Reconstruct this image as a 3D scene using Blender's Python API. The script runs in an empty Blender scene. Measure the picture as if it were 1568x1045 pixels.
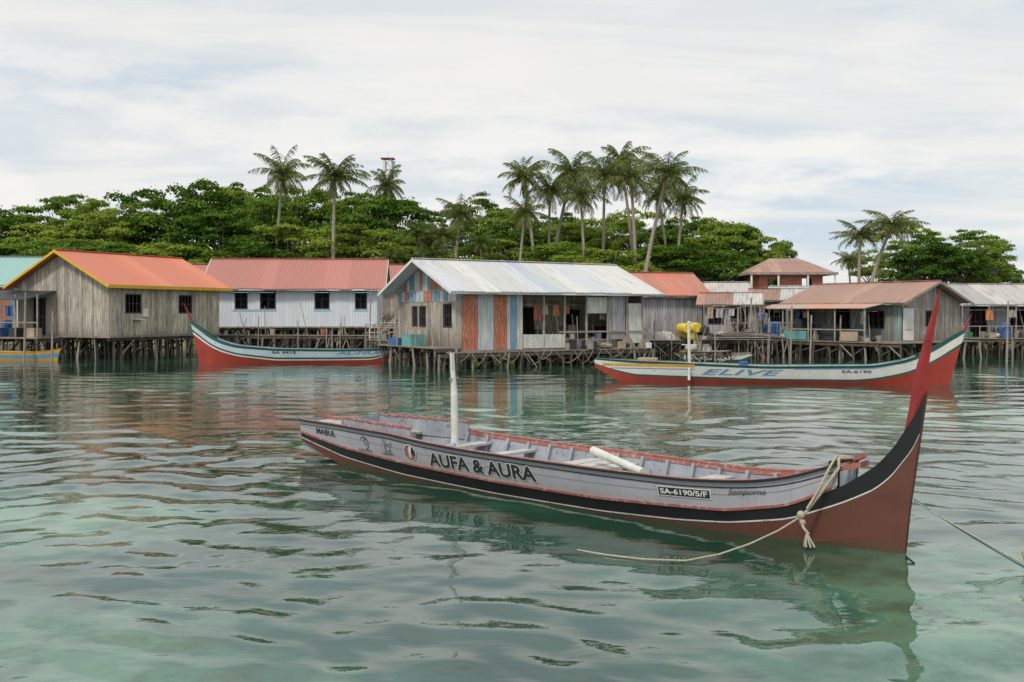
import bpy, math, random
import numpy as np
from mathutils import Vector, Matrix
random.seed(7); rng=np.random.default_rng(7)
sc=bpy.context.scene
sc.view_settings.view_transform='Standard'; sc.view_settings.look='None'; sc.view_settings.exposure=0

# ---------------------------------------------------------------- helpers
def link(o,parent=None):
    sc.collection.objects.link(o)
    if parent: o.parent=parent
    return o
def empty(name,loc=(0,0,0),rz=0,s=1):
    o=bpy.data.objects.new(name,None); o.location=loc; o.rotation_euler=(0,0,math.radians(rz)); o.scale=(s,s,s)
    return link(o)
F=1525.0
def ex(u,D): return (u-784)/F*D          # surveyed bearing -> metres east at real distance D
def ez(v,D): return 2.5+(480-v)/F*D      # surveyed elevation -> metres above the water
class MB:
    def __init__(s): s.v=[];s.f=[];s.m=[]
    def add(s,vs,fs,mi):
        b=len(s.v); s.v+= [tuple(p) for p in vs]; s.f+=[tuple(i+b for i in f) for f in fs]; s.m+=[mi]*len(fs)
    def hexa(s,p,mi): s.add(p,[(0,3,2,1),(4,5,6,7),(0,1,5,4),(1,2,6,5),(2,3,7,6),(3,0,4,7)],mi)
    def box(s,a,b,mi):
        x0,y0,z0=a;x1,y1,z1=b
        s.hexa([(x0,y0,z0),(x1,y0,z0),(x1,y1,z0),(x0,y1,z0),(x0,y0,z1),(x1,y0,z1),(x1,y1,z1),(x0,y1,z1)],mi)
    def poly(s,p,mi): s.add(p,[tuple(range(len(p)))],mi)
    def beam(s,p,q,w,h,mi):
        p=Vector(p);q=Vector(q);d=(q-p).normalized()
        up=Vector((0,0,1)) if abs(d.z)<.95 else Vector((0,1,0))
        a=d.cross(up).normalized()*w/2; b=a.cross(d).normalized()*h/2
        s.hexa([p-a-b,p+a-b,p+a+b,p-a+b,q-a-b,q+a-b,q+a+b,q-a+b],mi)
    def cyl(s,p,q,r1,r2,n,mi,cap=True):
        p=Vector(p);q=Vector(q);d=(q-p).normalized()
        up=Vector((0,0,1)) if abs(d.z)<.95 else Vector((0,1,0))
        a=d.cross(up).normalized(); b=a.cross(d).normalized()
        vs=[];fs=[]
        for c,r in((p,r1),(q,r2)):
            for i in range(n):
                t=2*math.pi*i/n; vs.append(c+a*math.cos(t)*r+b*math.sin(t)*r)
        for i in range(n): fs.append((i,(i+1)%n,n+(i+1)%n,n+i))
        if cap: fs.append(tuple(range(n-1,-1,-1))); fs.append(tuple(range(n,2*n)))
        s.add(vs,fs,mi)
    def tube(s,pts,r,n,mi):
        pts=[Vector(p) for p in pts]
        vs=[];fs=[]
        for k,p in enumerate(pts):
            d=(pts[min(k+1,len(pts)-1)]-pts[max(k-1,0)]).normalized()
            up=Vector((0,0,1)) if abs(d.z)<.95 else Vector((0,1,0))
            a=d.cross(up).normalized(); b=a.cross(d).normalized()
            rr=r[k] if hasattr(r,'__len__') else r
            for i in range(n):
                t=2*math.pi*i/n; vs.append(p+a*math.cos(t)*rr+b*math.sin(t)*rr)
        for k in range(len(pts)-1):
            for i in range(n): fs.append((k*n+i,k*n+(i+1)%n,(k+1)*n+(i+1)%n,(k+1)*n+i))
        s.add(vs,fs,mi)
    def ball(s,c,r,mi,n=8,m=6,sq=(1,1,1)):
        vs=[];fs=[]
        for j in range(m+1):
            ph=math.pi*j/m
            for i in range(n):
                t=2*math.pi*i/n; vs.append((c[0]+r*sq[0]*math.sin(ph)*math.cos(t),c[1]+r*sq[1]*math.sin(ph)*math.sin(t),c[2]+r*sq[2]*math.cos(ph)))
        for j in range(m):
            for i in range(n): fs.append((j*n+i,(j+1)*n+i,(j+1)*n+(i+1)%n,j*n+(i+1)%n))
        s.add(vs,fs,mi)
    def mesh(s,name,mats,smooth=False):
        me=bpy.data.meshes.new(name); me.from_pydata(s.v,[],s.f)
        for m in mats: me.materials.append(m)
        me.polygons.foreach_set('material_index',s.m)
        if smooth: me.polygons.foreach_set('use_smooth',[True]*len(s.f))
        me.update(); return me
    def build(s,name,mats,parent=None,smooth=False,loc=(0,0,0),rz=0):
        o=bpy.data.objects.new(name,s.mesh(name,mats,smooth)); o.location=loc; o.rotation_euler=(0,0,math.radians(rz))
        return link(o,parent)

# ---------------------------------------------------------------- materials
def newmat(name):
    m=bpy.data.materials.new(name); m.use_nodes=True; nt=m.node_tree
    return m,nt,nt.nodes['Principled BSDF']
def N(nt,t,**k):
    n=nt.nodes.new(t)
    for a,b in k.items():
        if a.startswith('i_'): n.inputs[a[2:]].default_value=b
        else: setattr(n,a,b)
    return n
def math_(nt,op,a,b=None):
    n=nt.nodes.new('ShaderNodeMath'); n.operation=op
    for i,x in enumerate((a,b)):
        if x is None: continue
        if isinstance(x,(int,float)): n.inputs[i].default_value=x
        else: nt.links.new(x,n.inputs[i])
    return n.outputs[0]
def mixc(nt,fac,a,b,mode='MIX'):
    n=nt.nodes.new('ShaderNodeMix'); n.data_type='RGBA'; n.blend_type=mode
    for s,x in((n.inputs[0],fac),(n.inputs[6],a),(n.inputs[7],b)):
        if isinstance(x,(int,float)): s.default_value=x
        elif isinstance(x,tuple): s.default_value=x if len(x)==4 else (*x,1)
        else: nt.links.new(x,s)
    return n.outputs[2]
def noise(nt,vec,scale,detail=4,rough=.6):
    n=nt.nodes.new('ShaderNodeTexNoise'); n.inputs['Scale'].default_value=scale; n.inputs['Detail'].default_value=detail; n.inputs['Roughness'].default_value=rough
    if vec is not None: nt.links.new(vec,n.inputs['Vector'])
    return n.outputs['Fac']
def ramp(nt,fac,stops,interp='LINEAR'):
    n=nt.nodes.new('ShaderNodeValToRGB'); cr=n.color_ramp; cr.interpolation=interp
    while len(cr.elements)<len(stops): cr.elements.new(.5)
    for e,(p,c) in zip(cr.elements,stops):
        e.position=p; e.color=(*c,1) if len(c)==3 else c
    nt.links.new(fac,n.inputs[0]); return n.outputs[0]
def objco(nt,scale=(1,1,1)):
    tc=nt.nodes.new('ShaderNodeTexCoord'); mp=nt.nodes.new('ShaderNodeMapping'); mp.inputs['Scale'].default_value=scale
    nt.links.new(tc.outputs['Object'],mp.inputs['Vector']); return mp.outputs[0]
def sc3(c,f): return tuple(min(.95,x*f) for x in c)
def paint(name,col,rough=.6,var=.3,scale=2.5,stretch=(1,1,1),wear=None,wearamt=.5,bump=.15):
    m,nt,b=newmat(name); v=objco(nt,stretch)
    n1=noise(nt,v,scale,6,.65)
    c=ramp(nt,n1,[(.3,sc3(col,1-var)),(.7,sc3(col,1+var*.5))])
    if wear:
        n2=noise(nt,v,scale*3.1,8,.75)
        f=ramp(nt,n2,[(wearamt,(0,0,0)),(wearamt+.08,(1,1,1))])
        c=mixc(nt,f,c,wear)
    nt.links.new(c,b.inputs['Base Color']); b.inputs['Roughness'].default_value=rough
    if bump:
        bp=N(nt,'ShaderNodeBump'); bp.inputs['Strength'].default_value=bump; bp.inputs['Distance'].default_value=.02
        nt.links.new(noise(nt,v,scale*8,4),bp.inputs['Height']); nt.links.new(bp.outputs[0],b.inputs['Normal'])
    return m
def planks(name,cols,w=.15,gap=.07,grime=.35,grimecol=(.08,.07,.06),rough=.85,seed=0.):
    m,nt,b=newmat(name); tc=nt.nodes.new('ShaderNodeTexCoord'); sp=nt.nodes.new('ShaderNodeSeparateXYZ')
    nt.links.new(tc.outputs['Object'],sp.inputs[0])
    s=math_(nt,'ADD',sp.outputs[0],sp.outputs[1]); z=sp.outputs[2]
    q=math_(nt,'DIVIDE',s,w); fl=math_(nt,'FLOOR',q); fr=math_(nt,'FRACT',q)
    wn=nt.nodes.new('ShaderNodeTexWhiteNoise'); wn.noise_dimensions='1D'; nt.links.new(math_(nt,'ADD',fl,seed+.37),wn.inputs['W'])
    k=len(cols); c=ramp(nt,wn.outputs['Value'],[(i/k,cols[i]) for i in range(k)],'CONSTANT')
    # broad uneven weathering across boards
    big=noise(nt,tc.outputs['Object'],.55,4,.6)
    c=mixc(nt,math_(nt,'MULTIPLY',ramp(nt,big,[(.42,(0,0,0)),(.66,(1,1,1))]),grime*.55),c,sc3(cols[2%k],.55))
    cv=nt.nodes.new('ShaderNodeCombineXYZ'); nt.links.new(math_(nt,'MULTIPLY',s,9),cv.inputs[0]); nt.links.new(math_(nt,'MULTIPLY',z,.9),cv.inputs[1]); nt.links.new(fl,cv.inputs[2])
    n1=noise(nt,cv.outputs[0],1.3,6,.7)
    g=ramp(nt,n1,[(.38,(0,0,0)),(.68,(1,1,1))])
    c=mixc(nt,math_(nt,'MULTIPLY',g,grime),c,grimecol)
    ft=noise(nt,tc.outputs['Object'],1.7,5,.7)
    c=mixc(nt,math_(nt,'MULTIPLY',ramp(nt,math_(nt,'SUBTRACT',math_(nt,'ADD',z,ft),1.2),[(.35,(1,1,1)),(1.0,(0,0,0))]),grime*.6),c,grimecol)
    gp=math_(nt,'LESS_THAN',fr,gap)
    c=mixc(nt,math_(nt,'MULTIPLY',gp,.75),c,(.03,.028,.025))
    nt.links.new(c,b.inputs['Base Color']); b.inputs['Roughness'].default_value=rough
    bp=N(nt,'ShaderNodeBump',i_Strength=.5,i_Distance=.02); nt.links.new(math_(nt,'SUBTRACT',1,gp),bp.inputs['Height']); nt.links.new(bp.outputs[0],b.inputs['Normal'])
    return m
def tin(name,cols,period=.19,panel=.85,stain=(.2,.12,.08),stainamt=.6,rough=.5,seed=0.):
    m,nt,b=newmat(name); tc=nt.nodes.new('ShaderNodeTexCoord'); sp=nt.nodes.new('ShaderNodeSeparateXYZ')
    nt.links.new(tc.outputs['Object'],sp.inputs[0]); x=sp.outputs[0]
    fl=math_(nt,'FLOOR',math_(nt,'DIVIDE',x,panel))
    wn=nt.nodes.new('ShaderNodeTexWhiteNoise'); wn.noise_dimensions='1D'; nt.links.new(math_(nt,'ADD',fl,seed+.5),wn.inputs['W'])
    k=len(cols); c=ramp(nt,wn.outputs['Value'],[(i/k,cols[i]) for i in range(k)],'CONSTANT')
    cv=nt.nodes.new('ShaderNodeCombineXYZ'); nt.links.new(math_(nt,'MULTIPLY',x,4),cv.inputs[0]); nt.links.new(math_(nt,'MULTIPLY',sp.outputs[1],.6),cv.inputs[1]); nt.links.new(math_(nt,'ADD',fl,seed),cv.inputs[2])
    n1=noise(nt,cv.outputs[0],1.0,7,.7)
    c=mixc(nt,ramp(nt,n1,[(stainamt,(0,0,0)),(stainamt+.15,(.8,.8,.8))]),c,stain)
    wv=math_(nt,'SINE',math_(nt,'MULTIPLY',x,2*math.pi/period))
    c=mixc(nt,math_(nt,'MULTIPLY',math_(nt,'LESS_THAN',wv,-.6),.18),c,(.05,.04,.04))
    nt.links.new(c,b.inputs['Base Color']); b.inputs['Roughness'].default_value=rough
    bp=N(nt,'ShaderNodeBump',i_Strength=.6,i_Distance=.03); nt.links.new(wv,bp.inputs['Height']); nt.links.new(bp.outputs[0],b.inputs['Normal'])
    return m
M={}
M['grey_planks']=planks('weathered_planks',[(.5,.45,.38),(.6,.55,.47),(.38,.34,.3),(.65,.59,.5),(.5,.45,.39)],.16,.08,.8)
M['cream_planks']=planks('cream_planks',[(.72,.63,.47),(.6,.54,.43),(.5,.44,.36),(.78,.7,.55),(.69,.59,.45)],.17,.08,.8,seed=3)
M['white_planks']=planks('blue_white_planks',[(.66,.71,.79),(.71,.75,.81),(.65,.7,.79)],.2,.04,.2,seed=5,grimecol=(.3,.3,.3))
M['lilac_planks']=planks('lilac_planks',[(.47,.46,.51),(.54,.52,.57),(.4,.4,.43),(.58,.55,.58)],.16,.07,.65,seed=8)
M['mixed_planks']=planks('patchwork_planks',[(.45,.45,.44),(.42,.17,.1),(.16,.3,.42),(.6,.6,.56),(.5,.25,.16),(.35,.45,.52)],.28,.06,.4,seed=1)
M['teal_planks']=planks('teal_planks',[(.2,.36,.36),(.3,.33,.32),(.3,.42,.42),(.3,.22,.18),(.42,.4,.36)],.2,.07,.6,seed=2)
M['dark_planks']=planks('dark_planks',[(.12,.1,.09),(.18,.15,.13),(.1,.1,.1)],.15,.07,.4)
M['deck']=planks('deck_boards',[(.32,.27,.22),(.26,.22,.19),(.38,.33,.28)],.14,.1,.4)
M['roof_orange']=tin('roof_orange',[(.7,.22,.12),(.75,.25,.14),(.66,.21,.12)],stainamt=.6,stain=(.5,.2,.13))
M['roof_pink']=tin('roof_pink',[(.46,.18,.15),(.5,.2,.17),(.44,.18,.15)],stainamt=.56,stain=(.36,.22,.19))
M['roof_white']=tin('roof_white',[(.62,.65,.69),(.68,.69,.67),(.5,.57,.65),(.6,.61,.6),(.7,.7,.67)],stainamt=.52,stain=(.42,.38,.34),seed=4)
M['roof_brown']=tin('roof_brown',[(.42,.24,.18),(.46,.28,.22),(.38,.23,.18)],stainamt=.5,stain=(.26,.15,.11))
M['roof_grey']=tin('roof_grey',[(.5,.5,.48),(.42,.42,.42),(.58,.57,.54)],stainamt=.5,stain=(.35,.2,.14),seed=9)
M['roof_rust']=tin('roof_rust',[(.56,.18,.11),(.58,.24,.16),(.5,.18,.12),(.6,.19,.12)],stainamt=.5,stain=(.42,.3,.25),seed=2)
M['roof_mixed']=tin('roof_mixed_sheets',[(.5,.5,.48),(.42,.17,.12),(.56,.55,.52),(.33,.2,.16),(.5,.24,.18)],stainamt=.48,seed=6)
M['roof_teal']=tin('roof_teal',[(.3,.5,.47)],stainamt=.7)
M['roof_salmon']=tin('roof_salmon',[(.72,.29,.19),(.74,.38,.28),(.64,.3,.21),(.5,.36,.3)],stainamt=.55,stain=(.4,.25,.2))
M['yellow']=paint('yellow_trim',(.7,.42,.02),.6,.2)
M['white']=paint('white_paint',(.7,.7,.68),.6,.15)
M['dark']=paint('dark_interior',(.03,.03,.035),.8,.3)
M['frame']=paint('window_frame_dark',(.05,.05,.06),.6,.2)
M['blue']=paint('blue_paint',(.05,.14,.36),.6,.3)
M['ltblue']=paint('light_blue_paint',(.3,.48,.6),.6,.3)
M['red']=paint('rust_red_paint',(.38,.13,.09),.7,.3,wear=(.4,.36,.33),wearamt=.6)
M['redwall']=paint('red_wall',(.5,.17,.12),.7,.2)
M['stilt']=paint('stilt_wood',(.1,.082,.068),.9,.5,4)
M['stiltlt']=paint('stilt_wood_pale',(.33,.29,.25),.9,.4,4)
M['black']=paint('black_tarp',(.03,.035,.04),.6,.3)
M['orange']=paint('orange_cloth',(.55,.2,.07),.8,.2)
M['yel']=paint('yellow_plastic',(.7,.5,.03),.4,.15)
M['net']=paint('net_white',(.5,.48,.44),.95,.5,9,bump=.8)
M['netg']=paint('net_brown',(.2,.13,.09),.95,.5,9,bump=.8)
M['skin']=paint('skin',(.22,.11,.07),.6,.1)
M['shirt']=paint('shirt_maroon',(.3,.04,.04),.9,.1)
M['trouser']=paint('shorts_navy',(.03,.04,.08),.9,.1)
M['teal']=paint('teal_paint',(.14,.36,.35),.6,.3)
M['tan']=paint('cardboard_tan',(.4,.32,.23),.8,.3)
M['green']=paint('green_tarp',(.06,.2,.12),.7,.3)

# ---------------------------------------------------------------- world
w=bpy.data.worlds.new("World"); sc.world=w; w.use_nodes=True; nt=w.node_tree
bg=nt.nodes['Background']
sky=nt.nodes.new('ShaderNodeTexSky'); sky.sky_type='NISHITA'; sky.sun_disc=False
SUN_EL,SUN_AZ=50,212   # azimuth: clockwise from +Y (north)
sky.sun_elevation=math.radians(SUN_EL); sky.sun_rotation=math.radians(SUN_AZ)
tc=nt.nodes.new('ShaderNodeTexCoord'); sp=nt.nodes.new('ShaderNodeSeparateXYZ'); nt.links.new(tc.outputs['Generated'],sp.inputs[0])
zz=math_(nt,'ADD',math_(nt,'MAXIMUM',sp.outputs[2],0),.12)
cv=nt.nodes.new('ShaderNodeCombineXYZ')
nt.links.new(math_(nt,'DIVIDE',sp.outputs[0],zz),cv.inputs[0]); nt.links.new(math_(nt,'DIVIDE',sp.outputs[1],zz),cv.inputs[1])
mp=nt.nodes.new('ShaderNodeMapping'); mp.inputs['Rotation'].default_value=(0,0,.3); mp.inputs['Scale'].default_value=(.42,1.35,1); mp.inputs['Location'].default_value=(3.1,1.7,0)
nt.links.new(cv.outputs[0],mp.inputs[0])
n1=nt.nodes.new('ShaderNodeTexNoise'); n1.inputs['Scale'].default_value=.9; n1.inputs['Detail'].default_value=10; n1.inputs['Roughness'].default_value=.6; n1.inputs['Distortion'].default_value=.7
nt.links.new(mp.outputs[0],n1.inputs['Vector'])
cl=ramp(nt,n1.outputs['Fac'],[(.34,(6.5,7.4,8.2)),(.45,(7.8,8.2,8.45)),(.58,(9.4,9.2,8.8))])
mp2=nt.nodes.new('ShaderNodeMapping'); mp2.inputs['Scale'].default_value=(4.5,4.5,17); mp2.inputs['Location'].default_value=(.6,0,.2); nt.links.new(tc.outputs['Generated'],mp2.inputs[0])
n2=noise(nt,mp2.outputs[0],1.1,9,.62)
pf=math_(nt,'MULTIPLY',ramp(nt,n2,[(.48,(0,0,0)),(.6,(1,1,1))]),ramp(nt,sp.outputs[2],[(.03,(0,0,0)),(.09,(1,1,1)),(.2,(.8,.8,.8)),(.34,(0,0,0))]))
cl=mixc(nt,math_(nt,'MULTIPLY',pf,.85),cl,(10.2,9.85,9.3))
c=mixc(nt,.88,sky.outputs[0],cl)
nt.links.new(c,bg.inputs[0]); bg.inputs[1].default_value=.1
sd=bpy.data.lights.new('sun','SUN'); sd.energy=2.4; sd.angle=math.radians(10); sd.color=(1,.92,.8)
so=bpy.data.objects.new('sun',sd); az=math.radians(SUN_AZ); el=math.radians(SUN_EL)
dirv=Vector((math.sin(az)*math.cos(el),math.cos(az)*math.cos(el),math.sin(el)))
so.rotation_euler=dirv.to_track_quat('Z','Y').to_euler(); link(so)

# ---------------------------------------------------------------- camera
cd=bpy.data.cameras.new('camera'); cam=bpy.data.objects.new('camera',cd); link(cam); sc.camera=cam
cam.location=(0,0,2.5); cam.rotation_euler=(math.radians(90),0,0); cd.lens=35.0; cd.sensor_width=36; cd.shift_y=-.0271; cd.clip_end=9000; cd.clip_start=.1

# ---------------------------------------------------------------- water
def water():
    ys=[3.5]
    while ys[-1]<78: ys.append(ys[-1]*1.0042+.004)
    ys=np.array(ys)
    xs=[0.]
    while xs[-1]<46: xs.append(xs[-1]+max(.045,xs[-1]*.0065))
    xs=np.array(xs); xs=np.concatenate([-xs[:0:-1],xs])
    X,Y=np.meshgrid(xs,ys); Zz=np.zeros_like(X)
    r=np.random.default_rng(3)
    sp=np.maximum(np.abs(X)*.0065,np.maximum(.045,Y*.0048))
    WX=X+.35*np.sin(Y*.9+.7*np.sin(X*.5)); WY=Y+.3*np.sin(X*.55+1.3)+.12*np.sin(X*1.7+Y*.6)
    for i in range(100):
        lam=.26*(8.0**(r.random()**1.05)); th=math.radians(90+r.normal()*(42 if lam<.9 else 30)); ph=r.random()*6.28
        k=2*math.pi/lam; s=.0125 if lam<1.0 else .0095
        fade=np.clip((lam/sp-3.5)/4,0,1)
        Zz+=s/k*fade*np.sin(k*(WX*math.cos(th)+WY*math.sin(th))+ph)
    patch=.68+.45*np.sin(X*.31+1+.6*np.sin(Y*.23))*np.sin(Y*.37+.8*np.sin(X*.2))
    Zz*=patch*np.interp(Y,[0,14,30,80],[.95,.95,.75,.55])
    edge=np.clip(np.minimum.reduce([(X+xs[-1]),(xs[-1]-X),(Y-ys[0]),(ys[-1]-Y)])/2,0,1); Zz*=edge
    ny,nx=X.shape
    V=np.stack([X,Y,Zz],-1).reshape(-1,3)
    idx=np.arange(ny*nx).reshape(ny,nx)
    Q=np.stack([idx[:-1,:-1],idx[:-1,1:],idx[1:,1:],idx[1:,:-1]],-1).reshape(-1,4)
    n0=len(V); R=6000
    ext=np.array([(-R,-R,0),(R,-R,0),(R,R,0),(-R,R,0)],float)
    V=np.vstack([V,ext]); c00,c10,c11,c01=idx[0,0],idx[0,-1],idx[-1,-1],idx[-1,0]
    Q=np.vstack([Q,[(n0,n0+1,c10,c00),(n0+1,n0+2,c11,c10),(n0+2,n0+3,c01,c11),(n0+3,n0,c00,c01)]])
    me=bpy.data.meshes.new('water'); me.vertices.add(len(V)); me.vertices.foreach_set('co',V.ravel())
    me.loops.add(Q.size); me.loops.foreach_set('vertex_index',Q.ravel().astype(np.int32))
    me.polygons.add(len(Q)); me.polygons.foreach_set('loop_start',np.arange(0,Q.size,4,dtype=np.int32)); me.polygons.foreach_set('loop_total',np.full(len(Q),4,dtype=np.int32))
    me.update(calc_edges=True); me.polygons.foreach_set('use_smooth',[True]*len(Q))
    m,nt,b=newmat('sea_water'); v=objco(nt,(1,1,1)); sp_=nt.nodes.new('ShaderNodeSeparateXYZ'); nt.links.new(v,sp_.inputs[0])
    na=noise(nt,v,.3,6,.65)
    tot=None
    for cx,cy,rx,ry in((.5,27,6,8),(10,26,5,7),(5,7.5,4.5,3.8),(-9,36,9,7),(20,40,9,6),(-4,6,4,3),(-14,20,5,4),(-6,12,3,2.5)):
        dx=math_(nt,'DIVIDE',math_(nt,'SUBTRACT',sp_.outputs[0],cx),rx); dy=math_(nt,'DIVIDE',math_(nt,'SUBTRACT',sp_.outputs[1],cy),ry)
        e_=math_(nt,'MAXIMUM',math_(nt,'SUBTRACT',1,math_(nt,'ADD',math_(nt,'MULTIPLY',dx,dx),math_(nt,'MULTIPLY',dy,dy))),0)
        tot=e_ if tot is None else math_(nt,'ADD',tot,e_)
    f=math_(nt,'ADD',math_(nt,'MULTIPLY',tot,.42),math_(nt,'SUBTRACT',na,.33))
    c=ramp(nt,f,[(.05,(.008,.038,.022)),(.22,(.02,.07,.042)),(.5,(.085,.19,.12)),(.8,(.16,.28,.185))])
    # coral heads / weed on the floor as softer dark mottling
    nb=noise(nt,v,1.5,7,.72); c=mixc(nt,math_(nt,'MULTIPLY',ramp(nt,nb,[(.46,(0,0,0)),(.6,(1,1,1))]),.6),c,(.018,.05,.028))
    nt.links.new(c,b.inputs['Base Color']); b.inputs['Roughness'].default_value=.02; b.inputs['IOR'].default_value=1.8
    bp=N(nt,'ShaderNodeBump',i_Strength=.35,i_Distance=.009)
    v2=objco(nt,(1.0,2.0,1)); h=math_(nt,'ADD',noise(nt,v2,3.6,3,.5),math_(nt,'MULTIPLY',noise(nt,v2,1.0,2,.5),1.6))
    nt.links.new(h,bp.inputs['Height']); nt.links.new(bp.outputs[0],b.inputs['Normal'])
    me.materials.append(m); link(bpy.data.objects.new('water',me))
water()
def island():
    mb=MB(); xs=np.linspace(-220,220,60); ys=[79,81,84,90,110,150,400]
    zs=[-.6,-.1,.5,1.1,1.6,2.2,2.2]
    vs=[(x,y+3*math.sin(x*.07)+1.5*math.sin(x*.31),z+(.15*math.sin(x*.5+y) if 0<j<6 else 0)) for j,(y,z) in enumerate(zip(ys,zs)) for x in xs]
    fs=[(j*60+i,j*60+i+1,(j+1)*60+i+1,(j+1)*60+i) for j in range(6) for i in range(59)]
    mb.add(vs,fs,0); m=paint('sandy_ground',(.25,.22,.15),.95,.4,.3,wear=(.07,.1,.03),wearamt=.45)
    mb.build('island_ground',[m],smooth=True)
island()

# ---------------------------------------------------------------- vegetation
def leafmat(name,dark,light,hi,ob=.55):
    m=bpy.data.materials.new(name); m.use_nodes=True; nt=m.node_tree; nt.nodes.clear()
    out=nt.nodes.new('ShaderNodeOutputMaterial'); g=nt.nodes.new('ShaderNodeNewGeometry'); oi=nt.nodes.new('ShaderNodeObjectInfo')
    v=objco(nt); n=noise(nt,v,.5,3,.6)
    f=math_(nt,'ADD',math_(nt,'MULTIPLY',g.outputs['Random Per Island'],.4),math_(nt,'MULTIPLY',n,.75))
    f=math_(nt,'ADD',f,math_(nt,'MULTIPLY',math_(nt,'SUBTRACT',oi.outputs['Random'],.55),ob))
    c=ramp(nt,f,[(.22,dark),(.5,light),(.88,hi)])
    d=nt.nodes.new('ShaderNodeBsdfDiffuse'); t=nt.nodes.new('ShaderNodeBsdfTranslucent'); mx=nt.nodes.new('ShaderNodeMixShader'); mx.inputs[0].default_value=.35
    nt.links.new(c,d.inputs[0]); nt.links.new(c,t.inputs[0]); nt.links.new(d.outputs[0],mx.inputs[1]); nt.links.new(t.outputs[0],mx.inputs[2]); nt.links.new(mx.outputs[0],out.inputs[0])
    return m
LEAF=leafmat('leaves',(.035,.082,.014),(.115,.215,.032),(.27,.34,.055))
PALM=leafmat('palm_fronds',(.055,.1,.028),(.115,.175,.045),(.26,.26,.09),.2)
BARK=paint('bark',(.17,.145,.12),.9,.4,3); PBARK=paint('palm_bark',(.34,.3,.25),.9,.35,2,(1,1,6))
def leaves(mb,c,rad,n,size,r,mi=1,shell=.5):
    d=r.normal(size=(n,3)); d/=np.linalg.norm(d,axis=1)[:,None]; d[:,2]=np.where(d[:,2]<-.25,-d[:,2]*.8,d[:,2])
    rr=shell+(1-shell)*r.random(n)**.6
    rr*=np.where(r.random(n)<.14,1.35,1.0)
    p=np.array(c)+d*rr[:,None]*np.array(rad)
    nrm=d*.7+r.normal(size=(n,3))*.4+np.array([0,-.1,.6]); nrm/=np.linalg.norm(nrm,axis=1)[:,None]
    a=np.cross(nrm,r.normal(size=(n,3))); a/=np.linalg.norm(a,axis=1)[:,None]; b=np.cross(nrm,a)
    s=size*(.6+.8*r.random(n))[:,None]
    q=np.stack([p-a*s,p-b*s*.5,p+a*s,p+b*s*.5],1).reshape(-1,3)
    base=len(mb.v); mb.v+=q.tolist(); mb.f+=[(base+4*i,base+4*i+1,base+4*i+2,base+4*i+3) for i in range(n)]; mb.m+=[mi]*n
def broadleaf(seed,H=12,R=6.2,flat=False):
    r=np.random.default_rng(seed); mb=MB(); rnd=random.Random(seed)
    top=(rnd.uniform(-.4,.4),rnd.uniform(-.4,.4),H*.42)
    mb.cyl((0,0,-1),(top[0]*.5,top[1]*.5,H*.2),.38,.3,8,0); mb.cyl((top[0]*.5,top[1]*.5,H*.2),top,.3,.22,8,0)
    n=52 if flat else 70
    lob=[(rnd.random()*6.283,rnd.uniform(-.14,.15)) for _ in range(6)]
    for i in range(n):
        a=rnd.random()*6.283; q=math.sqrt(rnd.random()); rr=R*q*(.75+.42*rnd.random())
        lift=sum(h*max(0,math.cos(a-b))**4 for b,h in lob)*q
        zt=H*(.72+.2*(1-q*q)+lift)+rnd.uniform(-.9,.7)
        if not flat and rnd.random()<.5: zt-=H*rnd.uniform(.1,.42)
        elif flat: zt=H*(.8+.12*(1-q*q)+lift)+rnd.uniform(-.6,.5)- (H*.2 if rnd.random()<.4 else 0)
        c=(rr*math.cos(a),rr*math.sin(a),zt); k=rnd.uniform(.42,1.15)
        mid=(c[0]*.45+top[0]*.5,c[1]*.45+top[1]*.5,top[2]*.45+zt*.5)
        if i%2==0 or flat: mb.tube([top,mid,(c[0],c[1],zt-.25)],[.13,.07,.025],5,0)
        rad=(1.5*k,1.5*k,.6*k) if not flat else (1.6*k,1.6*k,.38*k)
        leaves(mb,c,rad,int(210*k*k+50),.18,r)
    return mb.mesh('broadleaf_tree_mesh',[BARK,LEAF])
BT=[broadleaf(11),broadleaf(12,12,5.4),broadleaf(13,12,7),broadleaf(14,12,6.5,True),broadleaf(16,12,5.8,True),broadleaf(19,12,4.6)]
def bush(seed):
    r=np.random.default_rng(seed); mb=MB(); rnd=random.Random(seed)
    for i in range(26):
        q=rnd.random(); a=rnd.random()*6.28; c=(3.2*q*math.cos(a),2.2*q*math.sin(a),rnd.uniform(.6,3.6)*(1-.4*q))
        if i<6: mb.tube([(0,0,0),(c[0]*.5,c[1]*.5,c[2]*.6),c],[.08,.05,.02],5,0)
        leaves(mb,c,(1,1,.7),150,.2,r)
    return mb.mesh('shrub_mesh',[BARK,LEAF])
BU=[bush(21),bush(22)]
def place(name,me,x,y,z,h=1,s=1,rz=0):
    o=bpy.data.objects.new(name,me); o.location=(x,y,z); o.scale=(s,s,h); o.rotation_euler=(0,0,rz); return link(o)
rt=random.Random(5)
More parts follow.
